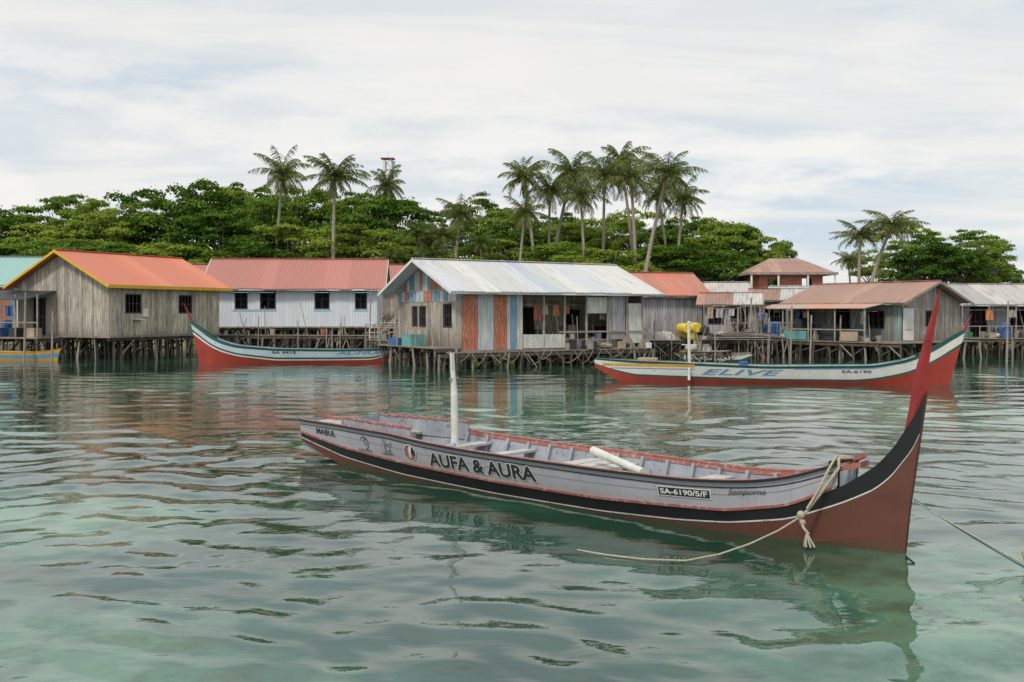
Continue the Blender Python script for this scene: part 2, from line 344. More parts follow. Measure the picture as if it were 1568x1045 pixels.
# bearing, crown top, distance, variant, width factor
TR=[(-40,316,100,0,1),(12,324,104,2,.8),(60,345,96,1,.9),(100,294,106,4,.85),(150,312,100,3,.6),(175,330,98,0,.8),(215,294,104,2,.9),(255,300,98,5,1),(305,282,102,2,.9),(355,292,108,3,.9),(345,332,92,1,1),
(385,286,108,5,1),(415,312,100,0,.9),(470,286,104,2,.85),(445,348,92,1,.9),(525,306,102,0,.9),(550,292,106,4,.7),(580,305,98,1,.95),(618,312,104,3,.8),(560,352,90,0,.9),(640,360,100,1,.8),
(695,344,106,0,.75),(735,310,108,3,.7),(775,318,104,4,.7),(790,340,100,2,.7),(760,370,92,1,.8),(830,348,104,0,.8),(850,330,108,5,.9),(880,345,100,1,.8),(870,378,90,0,.8),(930,336,104,2,.8),(985,328,106,0,.85),(1000,378,92,1,.8),
(1050,340,104,5,1),(1075,330,106,4,.6),(1100,342,100,1,.85),(1085,384,90,0,.75),(1135,350,100,1,.7),(1165,364,98,0,.5),(1190,374,102,1,.4),
(1345,388,112,0,.5),(1392,344,106,3,.55),(1415,360,100,5,.7),(1440,378,102,1,.6),(1484,350,104,4,.6),(1500,372,100,0,.5),(1460,388,98,0,.6),(1522,392,104,1,.45),(1550,414,108,0,.4),(190,374,88,1,.8),(100,370,90,0,.8),(20,380,92,1,.8),(270,378,88,0,.8),(380,370,87,5,.9),(500,385,88,1,.8),(620,398,88,0,.7),(690,394,90,1,.7),(940,384,88,5,.8)]
for i,(u,v,D,k,wf) in enumerate(TR):
    h=(ez(v,D)-.8)/12.0*1.03
    place('broadleaf_tree',BT[k],ex(u,D),D,.8,h,wf*rt.uniform(.92,1.08),rt.random()*6.28)
bcol=empty('shrub_hedge')
for i in range(46):
    u=-60+i*37+rt.uniform(-10,10)
    if u>1600: break
    D=rt.uniform(86,92); s=rt.uniform(.8,1.3)
    o=place('shrub_%d'%i,BU[i%2],ex(u,D),D,.3,s*(1.25 if u<1200 else .9),s*1.2,rt.random()*6); o.parent=bcol
def palm(seed,H=16,lean=1.5,fl=3.45):
    rnd=random.Random(seed); mb=MB(); pts=[];rad=[]
    for i in range(11):
        t=i/10; pts.append((lean*t**1.7,.3*lean*math.sin(t*2.5),H*t)); rad.append(.21*(1-.4*t)+(.12 if i==0 else 0))
    mb.tube(pts,rad,8,0); top=Vector(pts[-1])
    n=25
    for i in range(n):
        a=i*2.399+rnd.uniform(-.3,.3); e=math.radians(80-122*(i/n)+rnd.uniform(-10,10)); L=fl*rnd.uniform(.75,1.12)
        dh=Vector((math.cos(a),math.sin(a),0)); side=Vector((-math.sin(a),math.cos(a),0)); pp=[]
        dr=rnd.uniform(.4,.9)
        for k in range(13):
            s=k/12; ang=e-s*s*1.5*dr-s*.35
            if k==0: p=top.copy()
            else: p=pp[-1]+(dh*math.cos(ang)+Vector((0,0,1))*math.sin(ang))*(L/12)
            pp.append(p)
        mb.tube(pp[::2],[.045,.04,.035,.03,.022,.015,.008],3,1)
        for k in range(3,38):
            if rnd.random()<.1: continue
            s=k/38*12; j=min(int(s),11); f=s-j; p=pp[j].lerp(pp[j+1],f); tn=(pp[j+1]-pp[j]).normalized()
            ll=.92*math.sin(math.pi*min(1,(k/38)*.85+.14))**.7*L/3.3*rnd.uniform(.75,1.1)
            for sg in(-1,1):
                d=(side*sg*rnd.uniform(.4,.8)+tn*.5+Vector((0,0,-rnd.uniform(.3,1.1)))).normalized()
                w_=tn*.036
                mb.add([p-w_,p+w_,p+d*ll*.6+w_*.8+Vector((0,0,-.03)),p+d*ll+Vector((0,0,-.12*ll)),p+d*ll*.6-w_*.8+Vector((0,0,-.03))],[(0,1,2,3,4)],1)
    for i in range(8):
        a=rnd.random()*6.28; mb.ball(top+Vector((math.cos(a)*.32,math.sin(a)*.32,-.35-rnd.random()*.3)),.16,2,6,4)
    for i in range(4):
        a=rnd.random()*6.28; q=top+Vector((math.cos(a)*.7,math.sin(a)*.7,-1.8)); mb.beam(top,q,.06,.03,2)
        for k in range(10):
            p=top.lerp(q,.3+.07*k); mb.beam(p,p+Vector((rnd.uniform(-.2,.2),rnd.uniform(-.2,.2),-.5)),.05,.02,2)
    return mb.mesh('coconut_palm_mesh',[PBARK,PALM,paint('palm_husk%d'%seed,(.26,.19,.1),.9,.3)])
PM=[palm(1,16,1.0),palm(2,16,-1.6),palm(3,16,2.4),palm(4,16,.2),palm(5,16,-.6)]
LEAN={0:1.0,1:-1.6,2:2.4,3:.2,4:-.6}
PL=[(432,266,93,0,.92),(512,270,84.5,3,.97),(592,285,98,4,.72),(640,358,86,1,.75),(678,362,85,3,.75),(706,328,89,0,.85),(800,272,92,1,.92),(842,292,94,3,.82),(805,325,86,0,.75),(878,262,94,2,1.0),
(888,300,89,4,.85),(926,270,91,3,.9),(948,252,97,1,.98),(966,272,90,4,.95),(1019,266,84,2,1.0),(1045,305,92,0,.85),(1318,360,88,3,.88),(1362,345,86,2,.98),(1006,300,94,1,.8),(600,395,85,1,.6),(1300,398,92,4,.55),(735,372,86,4,.65),(660,392,84,0,.6)]
rp=random.Random(41)
for u,v,D,k,fs in PL:
    me=PM[k]; H=ez(v,D)-.8; a=rp.uniform(-.5,.5); lean=LEAN[k]*math.cos(a)
    place('coconut_palm_tree',me,ex(u,D)-lean*fs,D,.8,H/16,fs,a)
mb=MB(); D=150; x0=ex(594,D)
zt=ez(243,D)
for i in range(14):
    z0=2+(zt-2)*i/14; z1=2+(zt-2)*(i+1)/14; mi=i%2; r0=.85-.02*i; r1=.85-.02*(i+1)
    cs=[(-1,-1),(1,-1),(1,1),(-1,1)]
    for j in range(4):
        a=cs[j];b=cs[(j+1)%4]
        mb.beam((a[0]*r0,a[1]*r0,z0),(a[0]*r1,a[1]*r1,z1),.13,.13,mi)
        mb.beam((a[0]*r0,a[1]*r0,z0),(b[0]*r1,b[1]*r1,z1),.08,.08,mi); mb.beam((a[0]*r1,a[1]*r1,z1),(b[0]*r1,b[1]*r1,z1),.08,.08,mi)
mb.box((-1,-1,zt-.1),(1,1,zt),0); mb.beam((0,0,zt),(0,0,zt+1),.1,.1,1)
for a in(0,2.1,4.2): mb.box((math.cos(a)*.9-.15,math.sin(a)*.9-.15,zt-2),(math.cos(a)*.9+.15,math.sin(a)*.9+.15,zt-.4),1)
mb.build('telecom_tower',[M['red'],M['white']],loc=(x0,D,0))

# ---------------------------------------------------------------- buildings
def wall(mb,axis,const,a0,a1,z0,z1,ops,mi,th=.06):
    As=sorted(set([a0,a1]+[o[0] for o in ops]+[o[1] for o in ops]))
    for i in range(len(As)-1):
        p,q=As[i],As[i+1]; m=(p+q)/2; cuts=sorted([(o[2],o[3]) for o in ops if o[0]<m<o[1]]); z=z0; segs=[]
        for c0,c1 in cuts: segs.append((z,c0)); z=c1
        segs.append((z,z1))
        for s0,s1 in segs:
            if s1-s0<.01: continue
            if axis=='x': mb.box((p,const-th/2,s0),(q,const+th/2,s1),mi)
            else: mb.box((const-th/2,p,s0),(const+th/2,q,s1),mi)
def window(mb,axis,const,o,mi,bars=2):
    a,b,c,d=o; f=.06; p=.05
    def bx(a0,a1,z0,z1,pr=p):
        if axis=='x': mb.box((a0,const-pr,z0),(a1,const+pr,z1),mi)
        else: mb.box((const-pr,a0,z0),(const+pr,a1,z1),mi)
    bx(a-f,a,c-f,d+f);bx(b,b+f,c-f,d+f);bx(a,b,d,d+f);bx(a,b,c-f,c)
    for i in range(bars):
        t=a+(b-a)*(i+1)/(bars+1); bx(t-.018,t+.018,c,d,.02)
    bx(a,b,(c+d)/2-.015,(c+d)/2+.015,.022)
def stilts(mb,x0,x1,y0,y1,ztop,step=1.2,mi=0,rnd=random,brace=.5,rr=.07):
    nx=max(2,int(round((x1-x0)/step))+1); ny=max(2,int(round((y1-y0)/step/1.3))+1)
    for i in range(nx):
        for j in range(ny):
            x=x0+(x1-x0)*i/(nx-1)+rnd.uniform(-.15,.15); y=y0+(y1-y0)*j/(ny-1)+rnd.uniform(-.1,.1)
            mb.cyl((x+rnd.uniform(-.28,.28),y+rnd.uniform(-.1,.1),-.9),(x,y,ztop),rr*rnd.uniform(.6,1.25),rr*.8,6,mi if rnd.random()<.75 else mi+1)
            if i<nx-1 and rnd.random()<brace:
                dx=(x1-x0)/(nx-1); mb.beam((x,y+.08,rnd.uniform(.1,.5)),(x+dx,y+.08,ztop-rnd.uniform(.1,.3)),.06,.06,mi)
            if rnd.random()<.45: mb.beam((x,y,rnd.uniform(-.1,.4)),(x+rnd.uniform(-.9,.9),y-.05,ztop-.1),.05,.05,mi+1)
    for j in range(ny):
        y=y0+(y1-y0)*j/(ny-1); mb.box((x0-.15,y-.05,ztop-.16),(x1+.15,y+.05,ztop-.02),mi)
CL=['white','tan','black','blue','teal','stiltlt','orange','ltblue','green','net','red','cream_planks']
def clutter(name,parent,x0,x1,y,z,n,seed,hang=None):
    """household things along a deck: crates, basins, jerrycans, buckets, leaning sticks, hung cloth"""
    rnd=random.Random(seed); mb=MB(); W=[5,6,7,3,1,6,1,2,1,5,2,4]
    for i in range(n):
        x=rnd.uniform(x0,x1); m=rnd.choices(range(12),W)[0]; k=rnd.random(); yy=y+rnd.uniform(-.35,.35)
        if k<.3:
            a,b,h=rnd.uniform(.2,.5),rnd.uniform(.2,.4),rnd.uniform(.15,.5); mb.box((x,yy,z),(x+a,yy+b,z+h),m)
            if rnd.random()<.4: mb.box((x+.04,yy+.03,z+h),(x+a-.1,yy+b-.05,z+h+rnd.uniform(.1,.3)),rnd.choices(range(12),W)[0])
        elif k<.5: mb.cyl((x,yy,z),(x,yy,z+rnd.uniform(.2,.4)),.13,.18,10,m)
        elif k<.62:
            mb.hexa([(x,yy,z),(x+.26,yy,z),(x+.26,yy+.16,z),(x,yy+.16,z),(x+.02,yy+.02,z+.34),(x+.2,yy+.02,z+.3),(x+.2,yy+.14,z+.3),(x+.02,yy+.14,z+.34)],m); mb.cyl((x+.07,yy+.08,z+.33),(x+.07,yy+.08,z+.4),.03,.03,6,2)
        elif k<.85: mb.cyl((x,yy,z),(x+rnd.uniform(-.5,.5),yy+rnd.uniform(-.1,.3),z+rnd.uniform(1.0,2.0)),.025,.02,5,5)
        else: mb.ball((x,yy,z+.14),rnd.uniform(.18,.3),m,8,5,(1.2,1,.7))
    if hang:
        t=x0
        while t<x1:
            if rnd.random()<.5:
                w_=rnd.uniform(.25,.5); h=rnd.uniform(.3,.8); m=rnd.choices(range(12),W)[0]
                vs=[(t+w_*i/4,y-.2+.05*math.sin(i*2.1+j),hang-h*j/2) for j in range(3) for i in range(5)]
                mb.add(vs,[(j*5+i,j*5+i+1,j*5+6+i,j*5+5+i) for j in range(2) for i in range(4)],m)
            t+=rnd.uniform(.4,1.0)
        mb.beam((x0,y-.2,hang),(x1,y-.2,hang),.02,.02,5)
    return mb.build(name,[M[k] for k in CL],parent)
def house(name,org,th,L,W,zf,ze,zr,roofm,wallm,og=.5,oe=.5,opF=(),opL=(),opR=(),trim='grey_planks',gablem=None,frontm=None,front=True,step=1.2,leftw=True,rightw=True,bars=2,fasc=.13,stil=True,back=True):
    e=empty(name,(org[0],org[1],0),th); rnd=random.Random(name)
    mb=MB(); mats=[M[wallm],M[gablem or wallm],M[frontm or wallm]]
    if front: wall(mb,'x',0,0,L,zf,ze,list(opF),2)
    if back: wall(mb,'x',W,0,L,zf,ze,[],0)
    if leftw: wall(mb,'y',0,.03,W-.03,zf,ze,list(opL),0)
    if rightw: wall(mb,'y',L,.03,W-.03,zf,ze,list(opR),0)
    for x in(-.03,L+.03): mb.poly([(x,0,ze+.0),(x,W,ze),(x,W/2,zr-.03)],1)
    mb.build('walls',mats,e)
    mb=MB(); mb.box((-.1,-.1,zf-.1),(L+.1,W+.1,zf-.004),0); mb.build('floor',[M['deck']],e)
    # uneven board feet below the floor line
    mb=MB(); x=0
    while x<L-.2 and front:
        w_=rnd.uniform(.15,.3); mb.box((x,-.036,zf-rnd.uniform(.02,.16)),(min(L,x+w_),-.032+.02,zf+.02),0); x+=w_+rnd.choice([.01,.01,.35])
    if mb.v: mb.build('board_feet',[mats[2]],e)
    mb=MB(); sl=(zr-ze)/(W/2); t=.05
    for sg in(0,1):
        y0,yr=(-oe,W/2) if sg==0 else (W+oe,W/2)
        zo=ze-sl*oe+.06; zz=zr+.06
        x=-og; k=0
        while x<L+og-.01:
            x2=min(L+og,x+.85); jit=rnd.uniform(-.05,.05); dz=.004*(k%2)
            ya=y0+(jit if sg==0 else -jit); za=zo+(jit*sl)
            mb.hexa([(x,ya,za+dz),(x2,ya,za+dz),(x2,yr,zz+dz),(x,yr,zz+dz),(x,ya,za+.04+dz),(x2,ya,za+.04+dz),(x2,yr,zz+.04+dz),(x,yr,zz+.04+dz)],0); x=x2; k+=1
    mb.build('roof',[M[roofm]],e)
    mb=MB(); zo=ze-sl*oe+.02; zz=zr+.02
    for x in(-og-.03,L+og+.03):
        for y0 in(-oe,W+oe): mb.beam((x,y0,zo),(x,W/2,zz),.04,fasc,0)
    mb.box((-og,-oe+.06,zo-.05),(L+og,-oe+.09,zo+.05),0)
    mb.beam((-og,W/2,zr+.13),(L+og,W/2,zr+.13),.25,.03,1)
    mb.build('fascia_trim',[M[trim],M[roofm]],e)
    mb=MB()
    for o in opF:
        if front: window(mb,'x',0,o,0,bars)
    for o in opL: window(mb,'y',0,o,0,bars)
    for o in opR: window(mb,'y',L,o,0,bars)
    if mb.v: mb.build('window_frames',[M['frame']],e)
    if stil:
        mb=MB(); stilts(mb,.1,L-.1,.1,W-.1,zf-.1,step,0,rnd); mb.build('stilts',[M['stilt'],M['stiltlt']],e)
    return e
# 1 wooden house with orange roof
h1=house('wooden_stilt_house',(-21.4,53),64.4,8.3,7.1,1.28,4.13,5.85,'roof_orange','grey_planks',og=.55,oe=.5,frontm='cream_planks',
  opF=[(1.05,2.1,2.55,3.5),(5.0,5.95,2.55,3.5)],opL=[(4.9,5.8,1.3,3.3)],trim='yellow',step=.85,bars=3)
mb=MB()
mb.box((-.58,-.555,3.84),(8.88,-.53,4.02),0); mb.build('yellow_eave_board',[M['yellow']],h1)
mb=MB()
mb.box((-1.6,3.6,1.12),(-.1,8.2,1.2),0); stilts(mb,-1.5,-.2,3.7,8.1,1.1,1.1,1,random.Random(4))
for y in(3.7,5.4,8.0): mb.cyl((-1.5,y,1.2),(-1.5,y,3.5),.05,.05,6,2)
mb.hexa([(-2.0,4.0,3.2),(-.05,4.0,3.7),(-.05,8.6,3.75),(-2.0,8.6,3.25),(-2.0,4.0,3.24),(-.05,4.0,3.74),(-.05,8.6,3.79),(-2.0,8.6,3.29)],3)
for a,b,c in((4.2,4.8,7),(5.6,6.2,3),(6.9,7.6,4)): mb.box((-1.3,a,1.2),(-.8,b,1.2+.5),c)
mb.beam((-1.5,3.7,2.0),(-1.5,8.0,2.0),.06,.06,2)
mb.build('porch',[M['deck'],M['stilt'],M['stiltlt'],M['black'],M['blue'],M['yel'],M['yellow'],M['tan']],h1)
mb=MB(); mb.box((2.2,-.12,2.3),(2.6,-.04,2.75),0); mb.box((1.5,-.35,2.15),(2.1,-.04,2.2),0); mb.build('wall_meter_box',[M['white']],h1)
# 2 long blue-white house
h2=house('blue_stilt_house',(ex(322,68),68),4,11.3,6,1.6,4.45,6.3,'roof_pink','white_planks',og=.6,oe=.6,
  opF=[(1.7,2.45,2.85,4.05),(3.4,4.35,2.85,4.05),(7.1,8.0,2.85,4.05),(9.85,10.55,2.85,4.05)],trim='white',step=.8,bars=1)
mb=MB()
for a,b in((1.5,4.5),(6.95,8.15),(9.7,10.7)): mb.box((a,-.04,2.62),(b,-.034,2.76),0)
mb.box((0,-.036,4.25),(11.3,-.032,4.45),0)
for k in(1.7,3.4,7.1,9.85): mb.box((k-.02,-.5,3.9),(k+.95,-.06,3.94),0)
mb.build('wall_band',[M['ltblue']],h2)
house('red_roof_house',(ex(470,76),76),6,8,6,1.8,4.6,6.3,'roof_pink','cream_planks',trim='white')
house('pink_roof_house',(ex(262,70),72),10,6,6,1.6,4.4,6.1,'roof_pink','grey_planks',trim='grey_planks')
house('teal_roof_house',(ex(-60,66),66),5,7.6,5,1.4,4.6,6.3,'roof_teal','mixed_planks',trim='white',opF=[(4,5,2.4,3.4)])
# 3 centre patchwork house
h3=house('patchwork_stilt_house',(-2.24,45),32,10.5,6.7,.82,3.62,5.0,'roof_white','grey_planks',og=.85,oe=.55,front=False,rightw=True,
   gablem='mixed_planks',opL=[(1.0,1.75,1.9,2.9),(3.6,4.2,1.9,2.8),(4.5,5.0,1.9,2.8)],trim='white',step=1.0,bars=2)
cols=[('red',.03,.42),('red',.42,.8),('ltblue',.8,1.08),('white2',1.08,1.3),('ltblue',1.3,1.62),('red',1.62,2.02),('red',2.02,2.36),('white2',2.36,2.52),('blue2',2.52,2.9),('white2',2.9,3.22)]
M['blue2']=paint('faded_blue',(.17,.31,.46),.8,.4,2,(4,4,.6),wear=(.5,.5,.48),wearamt=.54)
M['white2']=paint('faded_white',(.6,.59,.55),.8,.35,2,(4,4,.6),wear=(.3,.25,.22),wearamt=.57)
M['red2']=paint('faded_red',(.47,.15,.08),.8,.4,2,(4,4,.6),wear=(.5,.4,.34),wearamt=.53)
M['ltblue2']=paint('faded_light_blue',(.42,.52,.6),.8,.35,2,(4,4,.6),wear=(.55,.48,.42),wearamt=.52)
keys=['red2','ltblue2','white2','blue2']; kk={'red':0,'ltblue':1,'white2':2,'blue2':3}
mb=MB()
for i,(c,a,b) in enumerate(cols):
    h_=(b-a)/2
    for j in range(2): mb.box((a+h_*j,-.03-.006*((i+j)%3),.78-.02*((i+2*j)%4)),(a+h_*(j+1)-.012,.02,3.6),kk[c])
mb.build('front_board_wall',[M[k] for k in keys],h3)
mb=MB()
for i in range(16):
    y=.1+i*.41; mb.box((-.05,y,3.05),(-.035,y+.36,3.55),int(rng.integers(0,4)))
mb.build('gable_boards',[M[k] for k in keys],h3)
mb=MB()
wall(mb,'x',2.6,3.2,10.4,.82,3.6,[(4.6,5.6,.85,2.8),(7.4,8.4,1.7,2.7)],0); wall(mb,'y',3.2,.03,2.57,.82,3.6,[],0)
for x in(4.4,5.6,6.9,8.2,9.4,10.4): mb.cyl((x,-.05,.7),(x,-.05,3.55),.06,.055,7,1)
mb.box((3.25,-.1,.85),(5.6,-.03,1.5),2)
mb.beam((5.3,-.06,1.6),(10.4,-.06,1.6),.06,.08,1); mb.beam((5.3,-.06,1.25),(8.2,-.06,1.2),.05,.05,1)
mb.box((6.95,-.04,2.5),(8.15,.0,3.3),2); mb.box((8.3,-.04,1.2),(9.3,.0,3.45),4); mb.box((9.5,-.04,1.0),(10.4,.0,3.0),2)
for x,y,sx,sz,m in((3.6,.9,.7,.5,7),(4.6,1.0,.5,.9,5),(6,.8,.7,.6,5),(6.9,1.5,.5,1.1,7),(7.7,.6,.6,.5,2),(8.8,1.6,.8,1.0,5)): mb.box((x,y,.82),(x+sx,y+.5,.82+sz),m)
mb.beam((3.3,.5,3.2),(10.3,.5,3.2),.03,.03,1)
mb.box((-.9,-.5,.7),(10.6,-.12,.76),7)
mb.build('veranda',[M['cream_planks'],M['stiltlt'],M['white2'],M['blue'],M['lilac_planks'],M['black'],M['orange'],M['deck']],h3)
clutter('veranda_things',h3,3.4,10.0,.5,.82,40,31,2.9)
clutter('deck_things',h3,5.4,10.4,-.32,.76,22,32)
mb=MB(); stilts(mb,-1.2,10.8,-.45,.1,.68,.7,0,random.Random(2),.7); stilts(mb,-1.3,-.3,0,6,.9,.9,0,random.Random(3),.7)
mb.box((-1.4,0,.9),(-.1,6.2,.96),2)
for y in(.3,2,4,6): mb.cyl((-1.35,y,.9),(-1.35,y,1.9),.04,.04,6,1)
mb.beam((-1.35,.3,1.8),(-1.35,6,1.8),.05,.05,1); mb.box((-1.3,2.6,.96),(-.6,3.6,1.5),3); mb.box((-1.3,4.2,.96),(-.7,5.1,1.3),4)
mb.build('side_deck',[M['stilt'],M['stiltlt'],M['deck'],M['teal'],M['blue']],h3)
mb=MB()
rd=random.Random(9)
for i in range(12):
    x=-1+i*.95+rd.uniform(-.3,.3); w_=rd.uniform(.7,1.6); dz=rd.uniform(.35,.75)
    mb.tube([(x+w_*k/8,-.55-.1*math.sin(k),.72-dz*4*(k/8)*(1-k/8)) for k in range(9)],.016,4,0)
mb.build('mooring_ropes',[M['stiltlt']],h3)
# 4 red-roof lilac house
house('lilac_stilt_house',(ex(918,60),60),12,6.6,5.6,1.25,3.72,5.0,'roof_rust','lilac_planks',og=.5,oe=.5,opF=[(1.55,2.65,2.05,3.15)],trim='stiltlt',bars=6,opR=[(2,2.8,1.3,3.1)])
house('grey_shed',(ex(1040,66),66),-10,4.2,4,1.4,3.7,4.5,'roof_grey','grey_planks',trim='stiltlt',opF=[(1.0,1.9,1.45,3.2)])
h5=house('small_stilt_hut',(ex(1078,59),59),-14,3.0,3.2,1.3,3.1,3.65,'roof_mixed','grey_planks',og=.4,oe=.5,opF=[(.3,1.1,1.9,2.7),(1.6,2.5,1.35,2.9)],trim='stiltlt',frontm='lilac_planks')
h5b=house('blue_stilt_hut',(ex(1152,63),63),-18,3.4,3.2,1.3,3.4,4.0,'roof_mixed','dark_planks',og=.4,oe=.4,opF=[(1.0,2.0,1.8,2.8)],trim='white',frontm='teal_planks')
h5c=house('tin_roof_hut',(ex(1192,68),68),-8,5,4,1.4,3.5,4.3,'roof_white','dark_planks',og=.4,oe=.5,opF=[(.8,1.8,1.5,3.2)],trim='white')
def pavilion():
    D=84; e=empty('red_pavilion',(ex(1200,D),D,0),0); mb=MB()
    W2=3.6; z0=ez(421,D); z1=ez(404,D); z2=ez(396,D)
    o=[(-W2,-3,z0),(W2,-3,z0),(W2,3,z0),(-W2,3,z0)]; i=[(-1.9,-1.3,z1),(1.9,-1.3,z1),(1.9,1.3,z1),(-1.9,1.3,z1)]
    for k in range(4): mb.poly([o[k],o[(k+1)%4],i[(k+1)%4],i[k]],0)
    mb.poly([(-1.9,-1.3,z1+.01),(1.9,-1.3,z1+.01),(1.2,0,z2),(-1.2,0,z2)],0); mb.poly([(1.9,1.3,z1),(-1.9,1.3,z1),(-1.2,0,z2),(1.2,0,z2)],0)
    mb.poly([(1.9,-1.3,z1),(1.9,1.3,z1),(1.2,0,z2)],0); mb.poly([(-1.9,1.3,z1),(-1.9,-1.3,z1),(-1.2,0,z2)],0)
    for k in range(4): mb.beam(o[k],o[(k+1)%4],.1,.2,1)
    mb.build('hip_roof',[M['roof_brown'],M['stiltlt']],e)
    mb=MB(); wall(mb,'x',-2.2,-2.6,2.6,1,z0-.02,[(-1.9,-1.1,z0-1.4,z0-.4),(.9,1.7,z0-1.4,z0-.4)],0); wall(mb,'y',-2.6,-2.17,2.2,1,z0-.02,[],0); wall(mb,'y',2.6,-2.17,2.2,1,z0-.02,[],0)
    for x in(-3.4,-1.2,1.2,3.4): mb.cyl((x,-2.9,.5),(x,-2.9,z0),.09,.09,8,1)
    mb.build('walls',[M['redwall'],M['white']],e)
pavilion()
h6=house('brown_roof_stilt_house',(16.94,59.94),-55,7.25,5.5,1.0,3.2,4.2,'roof_brown','grey_planks',og=.6,oe=.6,opF=[(.6,1.5,1.7,2.6),(3.0,4.0,1.05,2.8),(5.2,6.2,1.7,2.6)],opR=[(.15,1.0,1.05,2.75),(2.3,3.0,1.8,2.6)],trim='stiltlt',frontm='teal_planks',step=.85)
mb=MB()
mb.hexa([(-1,-2.3,2.75),(6.6,-2.3,2.75),(6.6,-.55,3.0),(-1,-.55,3.0),(-1,-2.3,2.79),(6.6,-2.3,2.79),(6.6,-.55,3.04),(-1,-.55,3.04)],0)
mb.box((-1,-2.2,.9),(7.4,-.06,.96),1); stilts(mb,-1,7.3,-2.1,-.1,.88,.8,2,random.Random(8),.6)
for x in(-.8,1,2.8,4.6,6.5): mb.cyl((x,-2.15,.9),(x,-2.15,2.75),.05,.05,6,3)
for x,sx,sz,m in((-.6,.9,.7,9),(1.6,.5,1.2,10),(3.6,.9,.9,10)): mb.box((x,-1.9,.96),(x+sx,-1.4,.96+sz),m)
mb.beam((-.8,-2.15,1.6),(6.5,-2.15,1.6),.05,.07,3)
mb.box((1.1,-2.2,1.0),(2.7,-2.17,1.5),4); mb.box((5.0,-2.2,1.0),(6.1,-2.17,1.5),9)
mb.build('veranda',[M['roof_salmon'],M['deck'],M['stilt'],M['stiltlt'],M['teal'],M['orange'],M['blue'],M['red'],M['white'],M['tan'],M['black']],h6)
clutter('veranda_things',h6,-.8,6.8,-1.3,.96,32,33,2.6)
mb=MB(); mb.box((7.31,.1,1.02),(7.35,1.05,2.78),0); mb.box((7.35,.2,1.6),(7.37,.9,1.63),1); mb.build('door',[M['white'],M['stiltlt']],h6)
mb=MB(); mb.box((7.4,-2.2,.9),(8.6,5.4,.96),2); stilts(mb,7.5,8.5,-2.1,5.3,.88,.9,0,random.Random(18),.6)
mb.build('gable_deck',[M['stilt'],M['stiltlt'],M['deck']],h6)
h7=house('grey_roof_stilt_house',(ex(1472,62),62),4,8,5,1.0,3.4,4.3,'roof_grey','grey_planks',og=.5,oe=1.2,opF=[(.6,1.6,1.05,2.9),(3.0,4.2,1.6,2.8)],trim='white',frontm='lilac_planks')
mb=MB(); mb.box((-1,-2.2,.95),(9,-.1,1.0),0); stilts(mb,-1,9,-2.1,-.2,.93,.75,1,random.Random(6),.6)
for x in(-.5,1.2,2.9,4.6,6.3): mb.cyl((x,-1.1,1.0),(x,-1.1,3.0),.05,.05,6,2)
for x in range(-1,9): mb.cyl((x,-2.15,.9),(x,-2.15,1.75),.035,.035,6,2)
mb.beam((-1,-2.15,1.72),(9,-2.15,1.72),.05,.05,2)
mb.build('veranda',[M['deck'],M['stilt'],M['stiltlt']],h7)
clutter('veranda_things',h7,-.5,5,-1.2,1.0,20,34,2.7)

def walkway(name,p,q,wd,z,rail=False,step=1.0,seed=1,stuff=0):
    d=Vector((q[0]-p[0],q[1]-p[1])); L=d.length; a=math.degrees(math.atan2(d.y,d.x)); rnd=random.Random(seed)
    e=empty(name,(p[0],p[1],0),a); mb=MB()
    n=int(L/.17)
    for i in range(n):
        x=i*L/n; j=rnd.uniform(-.1,.1); mb.box((x,j,z-.03+rnd.uniform(0,.012)),(x+L/n-.02,wd+j,z),2)
    stilts(mb,.1,L-.1,.08,wd-.08,z-.05,step,0,rnd,.8,.055)
    for i in range(int(L/1.2)):
        x=rnd.uniform(0,L); mb.cyl((x,-.03,-.8),(x+rnd.uniform(-.15,.15),-.03,z+rnd.uniform(.2,1.2)),.04,.03,6,1)
    if rail:
        for i in range(int(L/1.5)+1): mb.cyl((i*1.5,0,z),(i*1.5,0,z+.9),.035,.03,6,1)
        mb.beam((0,0,z+.85),(L,0,z+.85),.05,.05,1)
    mb.build('deck_and_stilts',[M['stilt'],M['stiltlt'],M['deck']],e)
    if stuff: clutter('deck_things',e,.3,L-.5,.7,z,stuff,seed+50)
    return e
walkway('fishing_jetty',(ex(880,52),52),(ex(1190,55),55),3.2,1.05,False,.65,1,50)
walkway('narrow_jetty',(ex(1120,57),57),(ex(1260,58),58),2.5,1.1,True,.8,2,34)
walkway('stilt_walkway',(ex(330,63),62),(ex(600,60),60),1.4,1.15,False,.8,3,8)
walkway('boarding_jetty',(ex(560,57),57),(ex(640,50),50),1.6,1.0,True,.9,4,14)
walkway('low_jetty',(ex(1040,50),50),(ex(1105,49),49),2.0,.6,False,.6,5,8)
walkway('shore_walkway',(ex(-20,64),60),(ex(100,62),60),1.2,1.1,True,.9,6,8)
walkway('back_walkway',(ex(1180,66),66),(ex(1330,68),68),2,1.2,True,.9,7,12)
mb=MB()
for i in range(7): mb.box((i*.28,0,.4+i*.28),(i*.28+.32,.9,.45+i*.28),0)
mb.beam((0,0,.3),(2,0,2.3),.06,.15,0); mb.beam((0,.9,.3),(2,.9,2.3),.06,.15,0)
for x in(0,1,2): mb.cyl((x,0,x+.2),(x,0,x+1.3),.035,.035,6,1)
mb.beam((0,0,1.2),(2,0,3.2),.05,.05,1)
mb.build('wooden_stairs',[M['stiltlt'],M['stiltlt']],loc=(ex(560,62),62,0),rz=-10)
mb=MB()
for i in range(8):
    x=i*.3; mb.cyl((x,0,.9),(x,0,1.0+1.1),.02,.02,5,0)
for k in range(4): mb.beam((0,0,1.1+k*.28),(2.2,0,1.1+k*.28),.03,.03,0)
